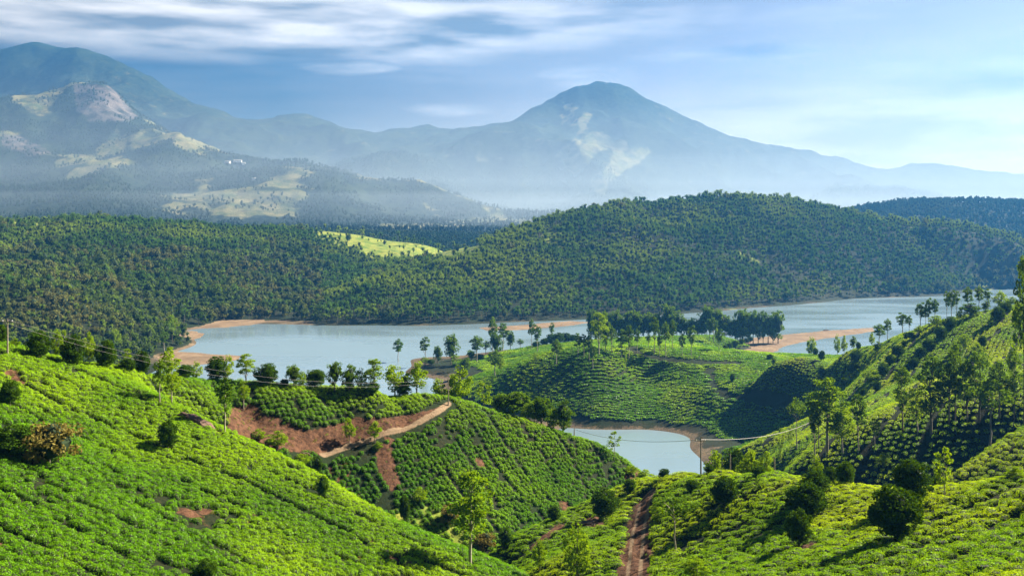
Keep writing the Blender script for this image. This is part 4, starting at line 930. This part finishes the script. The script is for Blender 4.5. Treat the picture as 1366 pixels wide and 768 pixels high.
# lone trees on the near left shore
for t in [('slender',219,468,441,13,'thin tree standing on the spit of sand at the left shore'),('light',155,462,440,14,'bright small tree on the near left shore'),('light',228,446,421,20,'bright round tree beside the upper left sand bar')]:
    plant(*t[:5],(850,1500),t[5],'trees on the left shore')
for i,(x,y,h,w) in enumerate([(66,112,9,6),(74,122,10,6),(70,101,8,5.5),(84,128,11,7),(62,92,7,5)]):
    tr,cr,H,W=TREE['leafy'][i%3]; o=bpy.data.objects.new('leafy_tree',None); COL.objects.link(o); o.location=(x,y,gz(x,y)-.1); o.scale=(w/W,w/W,h/H); o.rotation_euler=(0,0,i)
    tag(o,['second nearest','tallest but one','second farthest left','farthest','nearest'][i]+' leafy tree beyond the right border, shading the terraces','tree','trees shading the terraces'); link('trunk',tr,o); link('crown',cr,o)
# ------------------------------------------------------------------ poles and cables
def pole(u,vb,vt,ry,label,arms=1,dy=0):
    x,y,z=hit(u,vb,*ry)
    if dy: x*=(y+dy)/y; y+=dy; z=gz(x,y)
    h=(VH+(CZ-z)/y*F-vt)*y/F
    o=bpy.data.objects.new('utility_pole',None); COL.objects.link(o); o.location=(x,y,z); tag(o,label,'utility pole','utility poles')
    v,f=tube([(0,0,-.5),(0,0,h*.5),(0,0,h)],[.17,.14,.10],8); link('post',mesh_np('post',v,f,[WOODP],True),o)
    if arms:
        v,f=box((0,0,h-.55),(2.0,.12,.14),.15); link('crossarm',mesh_np('crossarm',v,f,[WOODP]),o)
        for s in (-.85,0.0,.85):
            v,f=tube([(s,-.0,h-.48),(s,0,h-.36),(s,0,h-.22)],[.05,.075,.03],8); link('insulator',mesh_np('insulator',v,f,[WHITEW],True),o)
        v,f=tube([(.55,.0,h-.6),(0,.0,h-1.35)],.035,5); link('brace',mesh_np('brace',v,f,[WOODP],True),o)
    return Vector((x,y,z+h-.25))
p1=pole(10,478,425,(150,230),'weathered utility pole with a crossarm on the left crest')
p2=pole(598,541,503,(220,300),'thin dark pole at the bend of the dirt road',0)
p3=pole(935,633,584,(180,260),'utility pole with a crossarm carrying the cable over the inlet')
p4=pole(1092,596,556,(280,420),'short cable pole among the bright trees on the right slope',0)
pole(1033,633,609,(150,260),'small pale post at the right end of the thicket',0,dy=4)
pole(974,634,605,(150,260),'thin dark post right of the utility pole',0,dy=4)
def cable(a,b,sag,off,label,th=.035):
    pts_=[]
    for i in range(25):
        t=i/24; p=a.lerp(b,t); p.z-=sag*4*t*(1-t); p.x+=off; pts_.append(p)
    v,f=tube(pts_,th,5); o=link('cable',mesh_np('cable',v,f,[WIREM],True)); tag(o,label,'cable','cables')
cable(p3,p4,2.2,0,'pale cable from the pole to the bright trees on the right slope',.045)
e=Vector(((765-UC)/F*330,330,CZ-(571-VH)/F*330))
p5=pole(766,600,571,(268,340),'pole behind the middle hill crest where the cable ends',0,dy=0)
cable(p5,p3,1.6,0,'pale cable running over the inlet to the left of the pole',.045)
cable(p1,p2,5.0,.3,'thin cable sagging over the crest trees, upper one of two',.018)
cable(p1-Vector((0,0,.5)),p2-Vector((0,0,.6)),5.5,-.3,'thin cable sagging over the crest trees, lower one of two',.018)
# ------------------------------------------------------------------ rocks
def rock(u,vb,ry,s,label,name='boulder',rz=0,seed=1,g=None):
    x,y,z=hit(u,vb,*ry); rg=np.random.default_rng(seed)
    v,f=ico((1,1,1),(0,0,0),rg,0,4)
    v=v*(1+.34*(fbm(v[:,0]*1.6+seed,v[:,1]*1.6+v[:,2],4,seed)[:,None]-.5)*2+.10*(ridged(v[:,0]*4+3,v[:,2]*4+v[:,1]*2,3,seed)[:,None]-.5)); v[:,2]=np.minimum(v[:,2],.75+.1*v[:,0])
    o=link(name,mesh_np(name,v*np.array(s),f,[ROCK],False),None,(x,y,z+s[2]*.25),(0,.0,rz)); tag(o,label,'rock',g); return o
rock(262,566,(150,235),(3.6,1.6,1.35),'big brown boulder lying on the slope edge, its long side tilted',rz=-.5,seed=3).rotation_euler=(0,.42,-.2)
rock(543,752,L1R,(.9,.7,.7),'small brown stone in the tea near the bottom',seed=5)
rock(405,607,(190,240),(1.2,.8,.7),'pinkish stone at the lower end of the dirt road',seed=8)
rock(783,702,(150,240),(2.4,1.3,1.0),'brown rock bank left of the rutted track',seed=9)
rock(1055,443,(1200,1500),(3.2,2,1.4),'dark boulder on the sand spit, left one of two',seed=11,g='boulders on the sand spit')
rock(1102,441,(1200,1500),(4.2,2,1.3),'dark boulder on the sand spit, right one of two',seed=12,g='boulders on the sand spit')
# white houses far up the foothills
def mhit(u,v):
    j=int(round((u+200)/1766*659)); vis=(MV[:,j]<=np.minimum.accumulate(np.r_[9999,MV[:-1,j]])+1); d=np.where(vis&(MI[:,j]==0),abs(MV[:,j]-v),1e9); i=int(d.argmin()); return MX[i,j],my[i],MZ[i,j]
for i,(u,v,w,lab) in enumerate([(303,217,26,'small white house on the far foothills, left of three'),(316,218,40,'long white building on the far foothills, middle of three'),(324,220,18,'small white house on the far foothills, right of three'),(338,241,16,'lone white house below the three on the far foothills')]):
    x,y,z=mhit(u,v); o=bpy.data.objects.new('white_house',None); COL.objects.link(o); o.location=(x,y,z+2); o.rotation_euler=(0,0,-.2+.2*i); tag(o,lab,'house','white houses on the foothills')
    vv,ff=box((0,0,3.5),(w,14,11)); link('wall',mesh_np('wall',vv,ff,[WHITEW]),o)
    rv=np.array([(-w/2-1,-8,9),(w/2+1,-8,9),(w/2+1,8,9),(-w/2-1,8,9),(-w/2-1,0,13),(w/2+1,0,13)]); rf=[np.array([(0,1,5,4),(2,3,4,5)]),np.array([(0,4,3),(1,2,5)])]
    link('roof',mesh_np('roof',rv,rf,[ROOFM]),o)
    nw=max(2,int(w//7)); wm=mesh_np('window',*box((0,0,0),(2.6,.3,3)),[GLASSM])
    for k in range(nw): link('window',wm,o,(-w/2+(k+.5)*w/nw,-7.1,4.6))
# ------------------------------------------------------------------ air
def volume(name,lo,hi,dens,col,label,aniso=0.0):
    m,nt=newmat(name); t=NT(nt); pv=t.n('ShaderNodeVolumePrincipled'); pv.inputs['Density'].default_value=dens; pv.inputs['Color'].default_value=(*col,1); pv.inputs['Anisotropy'].default_value=aniso
    o=t.n('ShaderNodeOutputMaterial'); t.l(pv.outputs[0],o.inputs['Volume'])
    c=[(a+b)/2 for a,b in zip(lo,hi)]; s=[b-a for a,b in zip(lo,hi)]
    v,f=box(c,s); ob=link(name,mesh_np(name,v,f,[m])); tag(ob,label,kind='stuff'); return ob
for zt,dd in ((250,1.2),(380,.8),(560,.5),(800,.3)):
    volume('mist',(-3300-zt,3650-zt*.4,60),(5200+zt,6500+zt,zt),MIST_D*dd,(.68,.84,1.0),'pale morning mist lying in the valley below the mountains',.2)
volume('haze',(-7500,-300,-12),(7500,10700,1760),HAZE_D,HAZE_C,'even blue haze over the whole valley',.35)
